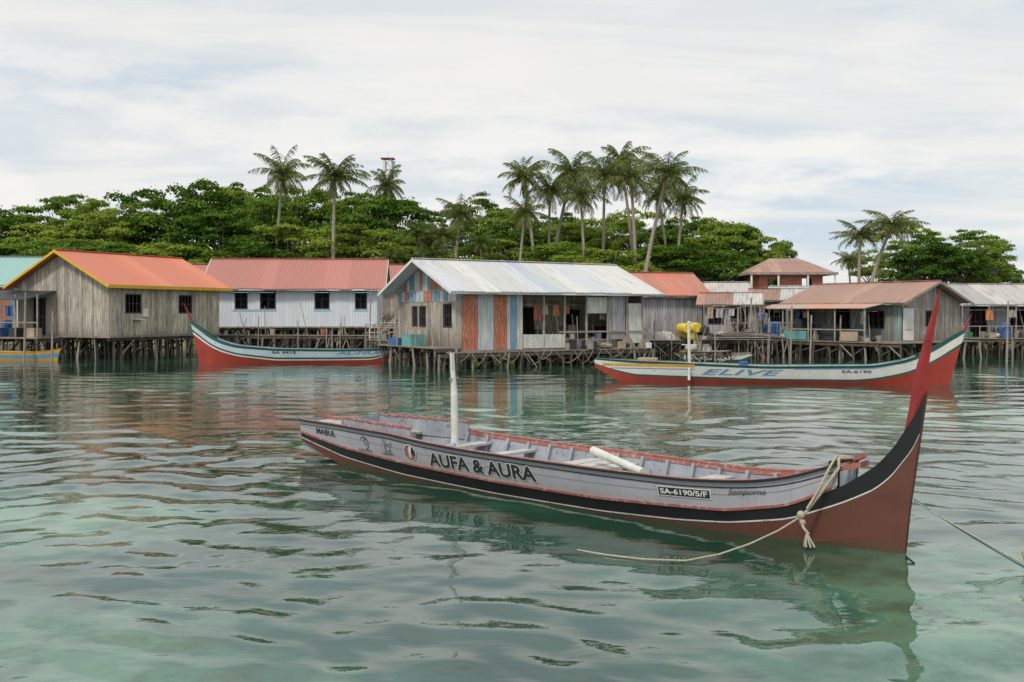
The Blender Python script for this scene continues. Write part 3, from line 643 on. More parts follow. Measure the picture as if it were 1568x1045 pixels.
mb.build('wooden_rail_fence',[M['white']],loc=(ex(566,58.5),58.5,0),rz=-8)
def pile(name,x,y,z,sx,sy,sz,m,seed):
    rnd=np.random.default_rng(seed); mb=MB(); n=16; vs=[];fs=[]
    for j in range(n+1):
        for i in range(n+1):
            a=(i/n*2-1);b=(j/n*2-1); r=max(0,1-(a*a+b*b)); h=r**.6*(.75+.4*rnd.random())
            vs.append((a*sx,b*sy,h*sz))
    for j in range(n):
        for i in range(n): q=j*(n+1)+i; fs.append((q,q+1,q+n+2,q+n+1))
    mb.add(vs,fs,0); mb.build(name,[M[m]],smooth=False,loc=(x,y,z))
for k,(u,D,sx,sz,m) in enumerate([(905,52.5,.9,.55,'netg'),(930,53,.8,.7,'netg'),(965,53,.9,.5,'net'),(990,53.2,.9,.6,'net'),(1020,53.5,.8,.45,'net'),(1085,54.5,.8,.4,'netg'),(1110,54.5,.6,.4,'net'),(1160,58,.6,.5,'net')]):
    pile('fishing_net_pile',ex(u,D),D+.8,1.05,sx,.7,sz,m,k)
mb=MB(); rd=random.Random(12)
for i in range(26):
    y=rd.uniform(0,1.2); z=.04+rd.random()*.35; x=rd.uniform(-.5,.3); mb.cyl((x,y,z),(x+rd.uniform(2,3.4),y+rd.uniform(-.3,.3),z+rd.uniform(-.05,.1)),.03,.025,6,i%2)
mb.build('stacked_poles',[M['stiltlt'],M['stilt']],loc=(ex(1095,53.5),53.2,1.05),rz=4)
def barrel(name,x,y,z,m,tilt=False):
    mb=MB(); prof=[(0,.24),(.05,.27),(.3,.285),(.33,.3),(.36,.285),(.6,.285),(.63,.3),(.66,.285),(.88,.27),(.92,.22)]
    for i in range(len(prof)-1): mb.cyl((0,0,prof[i][0]),(0,0,prof[i+1][0]),prof[i][1],prof[i+1][1],14,0,i in(0,len(prof)-2))
    o=mb.build(name,[M[m]],loc=(x,y,z))
    if tilt: o.rotation_euler=(math.radians(90),0,.3); o.location.z+=.3
for u,D,z,m,t in[(1041,54,1.38,'yel',True),(1056,54,1.42,'yel',True),(1068,54,1.3,'black',True),(1048,54.2,1.06,'yel',True),(1345,57.5,1.0,'blue',False),(1180,58,1.1,'blue',False),(1188,58.2,1.1,'blue',False),(1128,60,1.3,'white',False),(630,55,1.0,'teal',False),(1540,60.3,1.0,'blue',False),(10,58,1.2,'blue',False)]:
    barrel('plastic_barrel',ex(u,D),D,z,m,t)
def laundry(x,y,z,L,rz,seed):
    rnd=random.Random(seed); mb=MB(); ms=['blue','tan','white','trouser','shirt','black','lilac_planks','ltblue']
    mb.tube([(L*k/8,0,z-.15*4*(k/8)*(1-k/8)) for k in range(9)],.012,4,8)
    mb.cyl((0,0,z-1.9),(0,0,z+.1),.035,.03,6,8); mb.cyl((L,0,z-1.9),(L,0,z+.1),.035,.03,6,8)
    t=.2
    while t<L-.5:
        w_=rnd.uniform(.3,.5); h=rnd.uniform(.4,.7); m=rnd.randrange(8); zt=z-.15*4*(t/L)*(1-t/L); n=5
        vs=[(t+w_*i/n,.05*math.sin(i*2.1+j),zt-h*j/2) for j in range(3) for i in range(n+1)]
        mb.add(vs,[(j*(n+1)+i,j*(n+1)+i+1,(j+1)*(n+1)+i+1,(j+1)*(n+1)+i) for j in range(2) for i in range(n)],m)
        t+=w_+rnd.uniform(.1,.4)
    mb.build('laundry_line',[M[k] for k in ms]+[M['stiltlt']],loc=(x,y,0),rz=rz)
laundry(ex(1078,57),57,2.9,2.4,3,1); laundry(ex(1150,60),60,3.1,2.4,-4,2); laundry(ex(1215,59),59,2.6,2.2,-8,3); laundry(ex(2,57.5),57.5,3.0,2.0,8,5)
for u,D,zt in((565,60,3.8),(578,58,3.2),(604,56,3.6),(1148,57,3.4),(1210,56,2.9),(36,52,3.6),(78,52,2.6),(1541,50,3.1),(1285,55,2.4),(1000,56,2.6),(1128,56,2.8),(1175,54,2.2),(1240,54,2.4)):
    mb=MB(); mb.cyl((0,0,-1),(.1,0,zt),.06,.045,7,0); mb.build('mooring_post',[M['stiltlt']],loc=(ex(u,D),D,0))

def person(name,loc,rz,J,shirt,short):
    me=bpy.data.meshes.new(name); keys=list(J); vs=[J[k][0] for k in keys]
    E=[('hip','sp'),('sp','ch'),('ch','nk'),('nk','hd'),('hd','ht'),('ch','sl'),('sl','el'),('el','wl'),('wl','fl'),('ch','sr'),('sr','er'),('er','wr'),('wr','fr'),('hip','hl'),('hl','kl'),('kl','al'),('al','tl'),('hip','hr'),('hr','kr'),('kr','ar'),('ar','tr')]
    me.from_pydata(vs,[(keys.index(a),keys.index(b)) for a,b in E],[])
    o=bpy.data.objects.new(name,me); link(o); o.location=loc; o.rotation_euler=(0,0,rz)
    md=o.modifiers.new('skin','SKIN'); sv=me.skin_vertices[0].data
    for i,k in enumerate(keys): sv[i].radius=(J[k][1],J[k][1]); sv[i].use_root=(k=='hip')
    s=o.modifiers.new('sub','SUBSURF'); s.levels=2; s.render_levels=2
    dg=bpy.context.evaluated_depsgraph_get(); nm=bpy.data.meshes.new_from_object(o.evaluated_get(dg))
    o.modifiers.clear(); o.data=nm; nm.materials.clear()
    for m in('skin',shirt,short,'black'): nm.materials.append(M[m])
    P={k:Vector(J[k][0]) for k in keys}
    for p in nm.polygons:
        c=Vector(p.center); k=min(keys,key=lambda q:(P[q]-c).length)
        p.material_index= 1 if k in('sp','ch','sl','sr') else 2 if k in('hip','hl','hr','kl','kr') else 3 if (k=='ht' or(k=='hd' and c.y>P['hd'].y+.02)) else 0
        p.use_smooth=True
crouch={'hip':((0,0,.32),.13),'sp':((0,-.08,.52),.12),'ch':((0,-.2,.72),.13),'nk':((0,-.27,.84),.05),'hd':((0,-.31,.95),.085),'ht':((0,-.31,1.04),.07),
 'sl':((.18,-.2,.75),.06),'el':((.24,-.4,.58),.042),'wl':((.15,-.58,.45),.03),'fl':((.12,-.66,.4),.03),'sr':((-.18,-.2,.75),.06),'er':((-.25,-.38,.56),.042),'wr':((-.14,-.58,.42),.03),'fr':((-.1,-.66,.38),.03),
 'hl':((.1,-.03,.3),.09),'kl':((.17,-.42,.45),.065),'al':((.14,-.2,.07),.042),'tl':((.15,-.36,.03),.035),'hr':((-.1,-.03,.3),.09),'kr':((-.17,-.42,.45),.065),'ar':((-.14,-.2,.07),.042),'tr':((-.15,-.36,.03),.035)}
stand={'hip':((0,0,.9),.12),'sp':((0,0,1.1),.11),'ch':((0,0,1.33),.13),'nk':((0,0,1.48),.05),'hd':((0,-.02,1.58),.085),'ht':((0,-.01,1.67),.07),
 'sl':((.19,0,1.38),.06),'el':((.26,-.02,1.1),.042),'wl':((.22,-.2,.95),.03),'fl':((.2,-.28,.93),.03),'sr':((-.19,0,1.38),.06),'er':((-.25,.02,1.1),.042),'wr':((-.26,-.05,.85),.03),'fr':((-.26,-.07,.76),.03),
 'hl':((.1,0,.85),.085),'kl':((.11,-.02,.48),.06),'al':((.11,.02,.09),.042),'tl':((.12,-.12,.03),.035),'hr':((-.1,0,.85),.085),'kr':((-.11,-.03,.48),.06),'ar':((-.11,.02,.09),.042),'tr':((-.12,-.12,.03),.035)}
person('person',(ex(898,52.6),52.4,1.06),.6,crouch,'shirt','trouser')
person('person',(ex(916,53.8),52.9,1.06),-.5,stand,'trouser','black')
person('person',(ex(1166,57.2),57.3,1.11),.4,stand,'blue','trouser')
person('person',(ex(1134,57.3),57.2,1.11),-.3,crouch,'black','trouser')

# ---------------------------------------------------------------- boats
def prof(pts,win=.25):
    xs=np.array([p[0] for p in pts],float); zs=np.array([p[1] for p in pts],float); d=np.linspace(-win,win,9)
    return lambda t: float(np.mean(np.interp(np.clip(t+d*min(1,(xs[-1]-t)/win if t>xs[-1]-win else 1,(t-xs[0])/win if t<xs[0]+win else 1),xs[0],xs[-1]),xs,zs)))
class Hull:
    def __init__(s,L,hw,stem,gk=.95):
        s.L=L; s.hw=prof(hw,.4); s.stem=stem; s.gk=gk
    def g(s,z): return .35+.65*math.sqrt(min(1.35,max(0,(z+.3)/s.gk)))
    def P(s,t,side,z,off=0):
        w_=s.hw(t)*s.g(z)+off
        return (t+(t/s.L)**14*s.stem*max(z,-.1),side*w_,z)
    def strip(s,mb,ts,f0,f1,side,mi,off=0,off1=None):
        vs=[];n=len(ts)
        for t in ts: vs.append(s.P(t,side,f0(t),off)); vs.append(s.P(t,side,f1(t),off if off1 is None else off1))
        mb.add(vs,[(2*i,2*i+2,2*i+3,2*i+1) for i in range(n-1)],mi)
def text_on(txt,name,H,t0,t1,zf,h,side,mat,off,parent,bold=0.,shear=0.,ref=None):
    cu=bpy.data.curves.new(name,'FONT'); cu.body=txt; cu.offset=bold; cu.shear=shear; cu.resolution_u=3
    o=bpy.data.objects.new(name,cu); link(o); dg=bpy.context.evaluated_depsgraph_get()
    me=bpy.data.meshes.new_from_object(o.evaluated_get(dg)); bpy.data.objects.remove(o)
    co=np.array([v.co[:] for v in me.vertices]); mn=co.min(0); mx=co.max(0)
    if ref is None: ref=(mn.copy(),mx.copy())
    mn,mx=ref
    for v,c in zip(me.vertices,co):
        a=(c[0]-mn[0])/(mx[0]-mn[0]); b=(c[1]-mn[1])/(mx[1]-mn[1])
        t=t0+(t1-t0)*a; z=zf(t)+h*b
        v.co=H.P(t,side,z,off)
    me.materials.clear(); me.materials.append(mat); ob=bpy.data.objects.new(name,me); link(ob,parent); return ref
def capstrip(mb,H,ts,zf,side,mi,w_=.06,h=.035,out=.02):
    for i in range(len(ts)-1):
        a,b=ts[i],ts[i+1]
        def q(t,o,dz): p=H.P(t,side,zf(t),o); return (p[0],p[1],p[2]+dz)
        mb.hexa([q(a,out-w_,0),q(a,out,0),q(b,out,0),q(b,out-w_,0),q(a,out-w_,h),q(a,out,h),q(b,out,h),q(b,out-w_,h)],mi)

def hullpaint(name,col,streak,waterstain,z0,rough=.45):
    """grey planking paint with vertical run-off streaks, scuffs and a dirty lower edge"""
    m,nt,b=newmat(name); v=objco(nt,(1,1,1))
    c=ramp(nt,noise(nt,objco(nt,(1,1,2.5)),1.3,6,.65),[(.3,sc3(col,.84)),(.7,sc3(col,1.08))])
    st=noise(nt,objco(nt,(9,1,.9)),1.5,6,.7); c=mixc(nt,math_(nt,'MULTIPLY',ramp(nt,st,[(.52,(0,0,0)),(.72,(1,1,1))]),.6),c,streak)
    sf=noise(nt,objco(nt,(2,1,9)),5,8,.8); c=mixc(nt,ramp(nt,sf,[(.64,(0,0,0)),(.68,(.8,.8,.8))]),c,sc3(col,.55))
    sp=nt.nodes.new('ShaderNodeSeparateXYZ'); nt.links.new(v,sp.inputs[0])
    f=ramp(nt,math_(nt,'ADD',sp.outputs[2],math_(nt,'MULTIPLY',noise(nt,v,4,6,.7),.15)),[(z0,(1,1,1)),(z0+.14,(0,0,0))])
    c=mixc(nt,math_(nt,'MULTIPLY',f,.5),c,waterstain)
    nt.links.new(c,b.inputs['Base Color']); b.inputs['Roughness'].default_value=rough
    bp=N(nt,'ShaderNodeBump',i_Strength=.15,i_Distance=.02); nt.links.new(noise(nt,v,9,5),bp.inputs['Height']); nt.links.new(bp.outputs[0],b.inputs['Normal'])
    return m
hullgrey=hullpaint('hull_grey_paint',(.4,.41,.46),(.3,.27,.27),(.28,.23,.22),.3)
maroon=hullpaint('hull_antifoul_maroon',(.125,.042,.03),(.07,.038,.026),(.05,.06,.03),.06,.7)
hblack=paint('hull_black',(.01,.011,.013),.5,.3,3,wear=(.045,.045,.045),wearamt=.64,bump=.05)
hwhite=paint('hull_white_line',(.6,.6,.58),.6,.2,3,wear=(.25,.2,.18),wearamt=.56)
hred=paint('hull_red_stripe',(.36,.12,.09),.6,.3,4,wear=(.36,.31,.32),wearamt=.52)
horn_red=paint('horn_red',(.28,.022,.022),.5,.3,4,wear=(.12,.03,.03),wearamt=.6)
inner=paint('inner_grey',(.32,.35,.4),.6,.3,3,wear=(.18,.17,.16),wearamt=.55)
bench=paint('bench_boards',(.5,.51,.48),.7,.25,3,(1,5,1),wear=(.3,.28,.25),wearamt=.56)
polew=paint('pole_white',(.62,.64,.59),.55,.2,3,wear=(.4,.42,.38),wearamt=.56)
ropem=paint('rope',(.5,.45,.34),.95,.3,30,bump=.6)

def main_boat():
    L=10.48; H=Hull(L,[(0,.3),(1,.44),(2,.58),(3,.69),(4,.76),(5.5,.8),(7,.77),(8,.68),(8.8,.55),(9.4,.38),(9.9,.22),(10.25,.1),(10.48,.03)],.14)
    ang=math.degrees(math.atan2(-.6907,.7232)); e=empty('moored_wooden_boat',(-3.5,17.6,0),ang)
    zs=prof([(0,.42),(1.4,.3),(2.9,.24),(5,.195),(6.9,.195),(8.66,.26),(9.35,.39),(9.9,.67),(10.24,.97),(10.42,1.4),(10.48,1.70)],.12)
    zl=prof([(0,.33),(1.4,.14),(3,.05),(5,.02),(6.9,.03),(8.0,.07),(8.66,.12),(9.35,.24),(9.9,.48),(10.24,.69),(10.42,1.0),(10.48,1.25)],.12)
    zg=prof([(0,.64),(1.4,.66),(2.9,.66),(3.6,.62),(4.5,.59),(6.9,.575),(8.2,.575),(8.9,.62),(9.35,.7),(9.6,.79),(9.85,.90)],.2)
    zb=prof([(0,.28),(.8,.08),(1.5,-.08),(2.6,-.28),(10.48,-.32)],.2)
    ts=list(np.linspace(0,10.0,84))+list(np.linspace(10.05,10.48,14)); tg=[t for t in np.linspace(0,9.83,84)]
    mb=MB()
    for sd in(-1,1):
        mid=lambda t:(zb(t)+zl(t))/2
        H.strip(mb,ts,zb,mid,sd,0); H.strip(mb,ts,mid,zl,sd,0)
        H.strip(mb,ts,lambda t:zl(t),lambda t:zl(t)+.018,sd,2,.004); H.strip(mb,ts,lambda t:zl(t)+.016,zs,sd,1)
        vs=[]
        for t in ts: p=H.P(t,sd,zb(t)); vs+=[p,(p[0],0,p[2]-.08)]
        mb.add(vs,[(2*i,2*i+2,2*i+3,2*i+1) for i in range(len(ts)-1)],0)
    vs=[]
    for z in np.linspace(-.35,1.7,14): vs+=[H.P(L,-1,z),H.P(L,1,z)]
    mb.add(vs,[(2*i,2*i+1,2*i+3,2*i+2) for i in range(13)],0)
    mb.build('lower_hull',[maroon,hblack,hwhite],e,smooth=True)
    mb=MB()
    for sd in(-1,1):
        H.strip(mb,tg,zs,lambda t:zs(t)+.03,sd,1,.018); H.strip(mb,tg,lambda t:zs(t)+.03,lambda t:zs(t)+.031,sd,1,.018,0)
        H.strip(mb,tg,lambda t:min(zs(t)+.025,zg(t)),zg,sd,0,.0)
        H.strip(mb,tg,lambda t:zg(t)-.075,lambda t:zg(t)-.062,sd,2,.006)
        H.strip(mb,tg,lambda t:(zs(t)+zg(t))*.5+.015,lambda t:(zs(t)+zg(t))*.5+.02,sd,4,.003)
        H.strip(mb,tg,zg,lambda t:.1+.0*t,sd,3,-.045)
        a=H.P(9.83,sd,zs(9.83)); b=H.P(9.83,sd,zg(9.83)); c=H.P(9.83,sd,zg(9.83),-.05); d=H.P(9.83,sd,zs(9.83),-.05); mb.poly([a,b,c,d],2)
    a=H.P(0,-1,zb(0));b=H.P(0,1,zb(0));c=H.P(0,1,zg(0));d=H.P(0,-1,zg(0)); mb.poly([a,b,c,d],0)
    vs=[]
    for t in tg: vs+=[H.P(t,-1,.12,-.03),H.P(t,1,.12,-.03)]
    mb.add([(p[0],p[1],max(p[2],zb(p[0])+.05)) for p in vs],[(2*i,2*i+1,2*i+3,2*i+2) for i in range(len(tg)-1)],3)
    seam=paint('plank_seam',(.2,.2,.22),.8,.2)
    mb.build('upper_hull',[hullgrey,hred,hblack,inner,seam],e,smooth=False)
    mb=MB()
    for sd in(-1,1):
        capstrip(mb,H,tg,zg,sd,0,.075,.022,.016)
        capstrip(mb,H,tg,lambda t:zg(t)-.012,sd,1,.018,.03,.03)
        H.strip(mb,tg,lambda t:zg(t)-.05,lambda t:zg(t)-.004,sd,0,-.06)
        for t in np.arange(3.3,9.7,.42):
            p=H.P(t,sd,zg(t)-.02,-.075); q=H.P(t,sd,.12,-.09); mb.beam(q,p,.045,.06,2)
    mb.build('gunwale_and_ribs',[hred,hblack,inner],e)
    mb=MB()
    def thwart(t,wd,z,mi=0):
        w_=H.hw(t)*H.g(z)-.06; mb.box((t-wd/2,-w_,z-.035),(t+wd/2,w_,z),mi)
    thwart(1.0,.6,.6); thwart(2.2,.25,.56); thwart(3.65,.3,.5); thwart(4.6,.2,.47); thwart(5.9,.24,.46); thwart(6.18,.24,.462); thwart(6.46,.24,.46); thwart(8.0,.26,.47); thwart(9.3,.3,.6)
    for t in(.2,.42,.64,.86): thwart(t,.2,.615-.01*t)
    for sd in(-1,1):
        tt=np.linspace(1.35,3.3,10)
        for i in range(9):
            a,b=tt[i],tt[i+1]; pa=H.P(a,sd,.7,-.12); pb=H.P(b,sd,.7,-.12)
            mb.hexa([(pa[0],pa[1],.5),(pb[0],pb[1],.5),(pb[0],pb[1]+.03,.5),(pa[0],pa[1]+.03,.5),(pa[0],pa[1],.78),(pb[0],pb[1],.76),(pb[0],pb[1]+.03,.76),(pa[0],pa[1]+.03,.78)],1)
            mb.beam((pa[0],pa[1]+.015,.795),(pb[0],pb[1]+.015,.775),.055,.03,2)
    w_=H.hw(1.35)*H.g(.7)-.1; mb.box((1.33,-w_,.5),(1.36,w_,.78),1)
    wq=H.hw(9.8)*H.g(.88)
    mb.hexa([(9.84,-wq*.6,.80),(10.06,-.1,.86),(10.06,.1,.86),(9.84,wq*.6,.80),(9.84,-wq*.6,.85),(10.06,-.1,.92),(10.06,.1,.92),(9.84,wq*.6,.85)],2)
    mb.beam((9.81,-wq-.02,.9),(9.81,wq+.02,.9),.04,.045,3)
    mb.beam((9.86,wq*.75,.9),(10.02,.1,.97),.04,.05,2)
    mb.build('benches_and_coaming',[bench,inner,hred,hblack],e)
    mb=MB(); mb.cyl((3.65,0,.1),(3.63,0,1.25),.062,.055,12,0); mb.cyl((3.63,0,1.25),(3.6,0,1.62),.055,.035,12,0); mb.beam((3.6,0,1.6),(3.58,0,1.9),.035,.06,0); mb.cyl((3.62,-.09,1.5),(3.62,.09,1.52),.014,.014,6,1)
    mb.ball((3.68,-.08,.52),.05,2); mb.build('short_mast',[polew,M['stiltlt'],M['ltblue']],e,smooth=False)
    mb=MB(); mb.cyl((6.25,.1,.66),(7.45,-.42,.56),.055,.05,12,0); mb.build('loose_pole',[polew],e,smooth=False)
    mb=MB()
    for k in range(5):
        r_=.16-.02*k; mb.tube([(7.7+r_*math.cos(a),.15+r_*math.sin(a),.16+.02*k) for a in np.linspace(0,6.28,14)],.015,5,0)
    mb.cyl((4.9,.2,.13),(4.9,.2,.36),.11,.13,12,1); mb.cyl((2.6,0,.15),(2.6,0,.62),.1,.1,10,2)
    mb.build('boat_gear',[ropem,M['ltblue'],M['stiltlt']],e)
    mb=MB(); zsn=[1.25,1.5,1.66,1.78,1.95,2.15,2.35,2.55,2.76]; ka=[10.48,10.53,10.555,10.575,10.61,10.665,10.72,10.78,10.85]; kb=[10.655,10.69,10.72,10.725,10.735,10.765,10.80,10.83,10.855]; th=[.05,.045,.042,.04,.035,.03,.024,.016,.005]
    vs=[]
    for z,a,b,t in zip(zsn,ka,kb,th): vs+=[(a,0,z),((a+b)/2,-t,z),(b,0,z),((a+b)/2,t,z)]
    fs=[(4*i+j,4*i+(j+1)%4,4*i+4+(j+1)%4,4*i+4+j) for i in range(8) for j in range(4)]
    mb.add(vs,fs,0); mb.build('bow_horn',[horn_red],e)
    tw=paint('letter_white',(.65,.65,.62),.6,.1,3,wear=(.4,.4,.43),wearamt=.6); td=paint('letter_dark',(.02,.03,.035),.5,.1,3,wear=(.2,.2,.22),wearamt=.63)
    zf=lambda t:.285+.006*(t-4)
    ref=text_on('AUFA & AURA','name_letters',H,3.82,5.96,zf,.2,-1,td,.012,e,bold=.035)
    text_on('AUFA & AURA','name_letters_outline',H,3.82,5.96,zf,.2,-1,tw,.007,e,bold=.075,ref=ref)
    text_on('MABUL','port_letters',H,.6,1.25,lambda t:.46,.1,-1,td,.01,e,bold=.015)
    text_on('Semporna','home_letters',H,8.7,9.12,lambda t:.44+.1*(t-8.7),.08,-1,td,.01,e,bold=.0,shear=.4)
    mb=MB()
    def plate(t0,t1,z0,z1,off,mi):
        tt=np.linspace(t0,t1,6); vs=[]
        for t in tt: vs+=[H.P(t,-1,z0+.03*(t-t0),off),H.P(t,-1,z1+.03*(t-t0),off)]
        mb.add(vs,[(2*i,2*i+2,2*i+3,2*i+1) for i in range(5)],mi)
    plate(7.82,8.5,.355,.475,.007,0); plate(7.835,8.485,.368,.462,.011,1)
    mb.build('registration_plate',[tw,td],e)
    text_on('SA-6190/5/F','registration_letters',H,7.86,8.46,lambda t:.382+.03*(t-7.82),.068,-1,tw,.015,e,bold=.03)
    mb=MB()
    def disc(t,z,rt_,rz_,off,mi,a0=0,a1=360,n=20):
        vs=[H.P(t,-1,z,off)]+[H.P(t+rt_*math.cos(math.radians(a0+(a1-a0)*i/n)),-1,z+rz_*math.sin(math.radians(a0+(a1-a0)*i/n)),off) for i in range(n+1)]
        mb.add(vs,[(0,i,i+1) for i in range(1,n+1)],mi)
    disc(3.38,.43,.15,.13,.007,0); disc(3.38,.43,.13,.112,.011,1); disc(3.4,.43,.12,.1,.015,2,100,330); disc(3.42,.44,.06,.1,.018,0,60,250)
    def ring(t,z,r,r2,off,mi,a0=0,a1=360,n=18):
        vs=[]
        for i in range(n+1):
            a=math.radians(a0+(a1-a0)*i/n); vs+=[H.P(t+r*math.cos(a),-1,z+r*.9*math.sin(a),off),H.P(t+r2*math.cos(a),-1,z+r2*.9*math.sin(a),off)]
        mb.add(vs,[(2*i,2*i+2,2*i+3,2*i+1) for i in range(n)],mi)
    ring(2.15,.45,.12,.105,.009,3,-80,150); ring(2.2,.48,.06,.045,.009,3,40,300); ring(2.8,.44,.07,.055,.009,3); ring(2.8,.44,.11,.1,.009,3,200,340); ring(2.74,.53,.04,.03,.009,3); ring(2.9,.51,.03,.02,.009,3)
    mb.build('painted_logos',[tw,td,hred,M['frame']],e)
    text_on('SCUBA SCHOOL','logo_caption',H,1.95,2.35,lambda t:.32,.03,-1,td,.01,e,bold=.02); text_on('MABUL BOAT','logo_caption_small',H,2.65,2.95,lambda t:.33,.025,-1,td,.01,e,bold=.02)
    mb=MB(); p0=H.P(9.85,-1,.86,.03)
    pts=[(9.9,.05,.93),(9.86,-.2,.95),p0,(9.75,-.36,.6),(9.62,-.46,.38),(9.55,-.5,.3)]; mb.tube(pts,.018,6,0)
    mb.tube([(9.86,.0,.95),(9.84,-.22,.97),(9.82,-.34,.85),(9.72,-.4,.6),(9.64,-.48,.42)],.014,6,0)
    mb.ball((9.58,-.5,.35),.045,0); mb.ball((9.6,-.5,.27),.035,0); mb.tube([(9.56,-.5,.33),(9.62,-.52,.22),(9.68,-.52,.16)],.018,5,0)
    for k in range(16):
        a=k*.9; mb.tube([(9.66,-.52,.18),(9.67+.03*math.cos(a),-.52+.03*math.sin(a),.1),(9.69+.055*math.cos(a),-.52+.055*math.sin(a),.03)],.011,4,0)
    mb.tube([(9.58,-.5,.33),(9.45,-.75,.2),(9.32,-1.1,.1),(9.2,-1.5,.04),(9.05,-1.89,.018),(8.7,-2.12,.015),(8.32,-2.22,.01),(7.9,-2.2,-.01)],.01,5,1)
    mb.build('bow_rope',[ropem,ropem],e,smooth=True)
    return e
main_boat()
mb=MB()
def cat(p,q,sag,n=14): return [tuple(np.array(p)*(1-k/n)+np.array(q)*(k/n)+np.array([0,0,-sag*4*(k/n)*(1-k/n)])) for k in range(n+1)]
mb.tube(cat((4.16,10.3,.58),(6.2,8.6,-.5),.12),.01,5,0); mb.tube(cat((4.16,10.3,.56),(6.3,8.4,-.6),.06),.008,5,1)
mb.tube([(4.07,10.25,-.05),(4.0,10.1,.03),(4.02,9.95,.0)],.012,5,2)
mb.tube([(4.95,9.63,.2),(4.96,9.6,.1),(4.95,9.58,.02)],.02,5,3)
mb.build('mooring_line',[paint('rope_teal',(.1,.22,.25),.8,.2),ropem,M['black'],paint('rope_ochre',(.5,.33,.06),.8,.3)],smooth=True)

def lepa(name,org,ang,L,hwm,zs,rows,stem,horn,gk=.95):
    H=Hull(L,[(0,hwm*.35),(L*.1,hwm*.6),(L*.3,hwm*.92),(L*.55,hwm),(L*.75,hwm*.85),(L*.88,hwm*.5),(L*.95,hwm*.22),(L,.03)],stem,gk)
    e=empty(name,(org[0],org[1],0),ang); ts=list(np.linspace(0,L*.93,50))+list(np.linspace(L*.935,L,16))
    zb=prof([(0,zs(0)-.3),(L*.05,.15),(L*.12,-.2),(L,-.3)],.2); mb=MB(); mats=[]
    for fr0,fr1,m in rows:
        if m not in mats: mats.append(m)
        f0=(lambda t,a=fr0: zb(t)+(zs(t)-zb(t))*a(t/L)); f1=(lambda t,a=fr1: zb(t)+(zs(t)-zb(t))*a(t/L))
        for sd in(-1,1): H.strip(mb,ts,f0,f1,sd,mats.index(m))
    mats.append(inner); ii=len(mats)-1; tg=[t for t in ts if t<L*.93]
    for sd in(-1,1):
        H.strip(mb,tg,zs,lambda t:max(.1,zb(t)+.05),sd,ii,-.05); capstrip(mb,H,ts[:-3],zs,sd,mats.index(rows[-1][2]),.06,.025,.012)
    vs=[]
    for t in tg: z=max(.12,zb(t)+.06); vs+=[H.P(t,-1,z,-.04),H.P(t,1,z,-.04)]
    mb.add(vs,[(2*i,2*i+1,2*i+3,2*i+2) for i in range(len(tg)-1)],ii)
    mb.poly([H.P(0,-1,zb(0)),H.P(0,1,zb(0)),H.P(0,1,zs(0)),H.P(0,-1,zs(0))],len(mats)-2)
    mb.build('hull',mats,e,smooth=True)
    mb=MB()
    for t in np.arange(L*.12,L*.88,L*.09): z=zs(t)-.08; w_=H.hw(t)*H.g(z)-.05; mb.box((t-.12,-w_,z-.03),(t+.12,w_,z),0)
    mb.build('benches',[bench],e)
    zt=zs(L); xt=L+stem*zt; mb=MB(); dx,dz,w_=horn; vs=[]
    for k in range(7):
        f=k/6; z=zt-.35+(dz+.35)*f; x=xt-stem*.3*(1-f)+dx*f**1.3; ww=w_*(1-f)**.8+.01
        vs+=[(x-ww,0,z),(x-ww/2,-.03*(1-f)-.004,z),(x,0,z),(x-ww/2,.03*(1-f)+.004,z)]
    mb.add(vs,[(4*i+j,4*i+(j+1)%4,4*i+4+(j+1)%4,4*i+4+j) for i in range(6) for j in range(4)],0); mb.build('bow_horn',[horn_red],e)
    return H,e,zb
bred=paint('boat_red',(.36,.045,.03),.5,.25,2,wear=(.2,.06,.05),wearamt=.58); bwhite=paint('boat_white',(.66,.66,.63),.5,.12,2,wear=(.42,.4,.38),wearamt=.58); bgreen=paint('boat_green',(.02,.1,.085),.5,.2); bblue=paint('boat_blue',(.12,.3,.5),.5,.2); blb=paint('boat_pale_blue',(.5,.6,.66),.5,.15,2,wear=(.35,.38,.4),wearamt=.58); byel=paint('boat_yellow',(.62,.34,.04),.5,.2)
c=lambda v:(lambda r:v)
L2=9.8
zs2=prof([(0,.7),(L2*.3,.68),(L2*.6,.72),(L2*.8,.88),(L2*.88,1.1),(L2*.94,1.45),(L2*.98,1.9),(L2,2.2)],.25)
H2,e2,zb2=lepa('red_wooden_boat',(ex(606,50),50.2),182,L2,.75,zs2,[(c(0),lambda r:.42+.28*max(0,(r-.6)/.4),bred),(lambda r:.42+.28*max(0,(r-.6)/.4),lambda r:.48+.27*max(0,(r-.6)/.4),bwhite),(lambda r:.48+.27*max(0,(r-.6)/.4),lambda r:.58+.22*max(0,(r-.6)/.4),bgreen),(lambda r:.58+.22*max(0,(r-.6)/.4),lambda r:.9,blb),(c(.9),c(1),bgreen)],.22,(.35,.85,.16))
text_on('SA 4415','side_letters',H2,L2*.62,L2*.5,lambda t:.5,.12,1,M['frame'],.012,e2,bold=.03); text_on('AL-NUR','name_letters',H2,L2*.3,L2*.06,lambda t:.46,.16,1,bblue,.012,e2,bold=.02,shear=.4)
L3=12.3
zs3=prof([(0,.8),(L3*.15,.73),(L3*.5,.6),(L3*.8,.66),(L3*.89,.88),(L3*.95,1.3),(L3*.985,1.75),(L3,2.0)],.25)
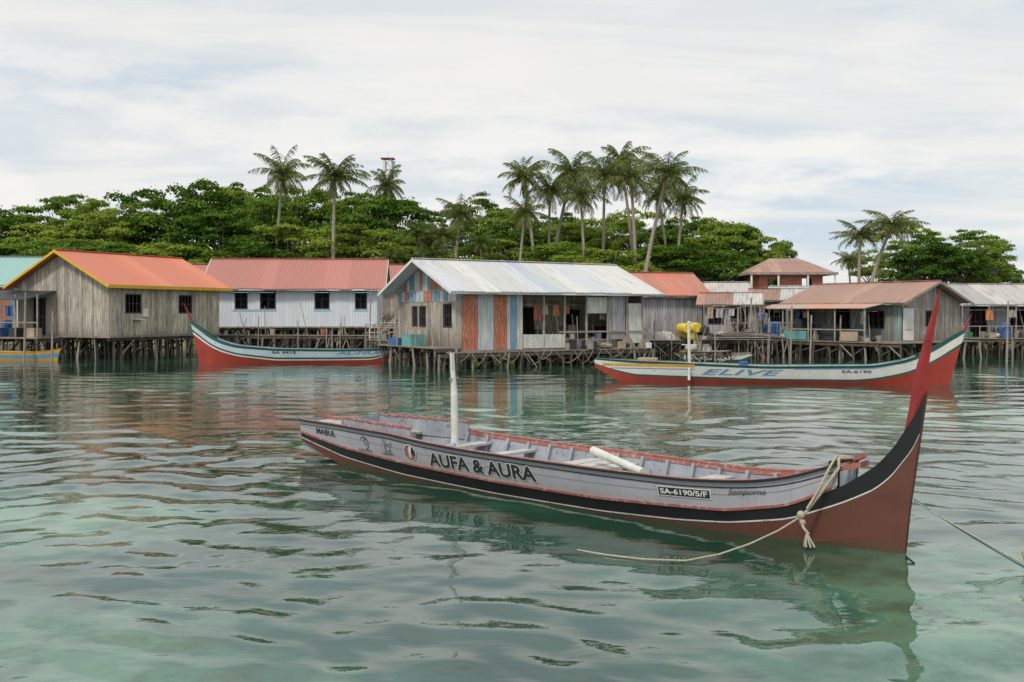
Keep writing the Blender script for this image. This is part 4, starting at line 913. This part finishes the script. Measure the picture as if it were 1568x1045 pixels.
H3,e3,zb3=lepa('long_wooden_boat',(ex(912,37.3),37.3),-13,L3,.8,zs3,[(c(0),lambda r:.42+.3*max(0,(r-.75)/.25),bred),(lambda r:.42+.3*max(0,(r-.75)/.25),lambda r:.5+.27*max(0,(r-.75)/.25),bgreen),(lambda r:.5+.27*max(0,(r-.75)/.25),lambda r:.62+.18*max(0,(r-.75)/.25),bwhite),(lambda r:.62+.18*max(0,(r-.75)/.25),c(.92),bwhite),(c(.92),c(1),bgreen)],.3,(.2,.5,.14))
text_on('ELIVE','name_letters',H3,L3*.32,L3*.55,lambda t:.3,.2,-1,bblue,.012,e3,bold=.01,shear=.35)
text_on('SA-6190','side_letters',H3,L3*.71,L3*.79,lambda t:.42,.1,-1,M['frame'],.012,e3,bold=.01)
mb=MB(); H3.strip(mb,list(np.linspace(.3,L3*.3,14)),lambda t:.56,lambda t:.66,-1,0,.006); H3.strip(mb,list(np.linspace(L3*.05,L3*.3,10)),lambda t:.47,lambda t:.5,-1,1,.006)
H3.strip(mb,list(np.linspace(L3*.58,L3*.85,20)),lambda t:zs3(t)-.09,lambda t:zs3(t)-.06,-1,1,.006)
mb.build('side_stripes',[byel,bblue],e3)
mb=MB(); mb.cyl((3.5,-.3,.1),(3.45,-.3,2.1),.06,.05,8,0); mb.cyl((3.2,-.3,1.35),(3.75,-.3,1.35),.02,.02,6,0); mb.cyl((3.5,-.9,.1),(3.5,-.8,.55),.05,.05,8,0); mb.ball((3.46,-.3,2.15),.07,0); mb.build('short_mast',[polew],e3)
mb=MB(); mb.box((4.2,-.5,.5),(4.5,.4,.62),0); mb.box((1.6,-.4,.6),(2.3,.3,.85),1); mb.cyl((5.4,.1,.3),(5.4,.1,.75),.16,.16,12,2); mb.build('boat_gear',[blb,M['tan'],M['blue']],e3)
lepa('yellow_wooden_boat',(ex(-30,53),53),-3,4.2,.5,prof([(0,.5),(2.5,.42),(3.8,.5),(4.2,.62)],.2),[(c(0),c(.5),byel),(c(.5),c(.8),bblue),(c(.8),c(1),byel)],.3,(.05,.05,.05))
lepa('small_green_boat',(ex(1150,52),52),175,3.4,.45,prof([(0,.42),(1.8,.36),(2.8,.42),(3.4,.55)],.2),[(c(0),c(.5),bgreen),(c(.5),c(.8),bwhite),(c(.8),c(1),M['stiltlt'])],.3,(.05,.05,.05))
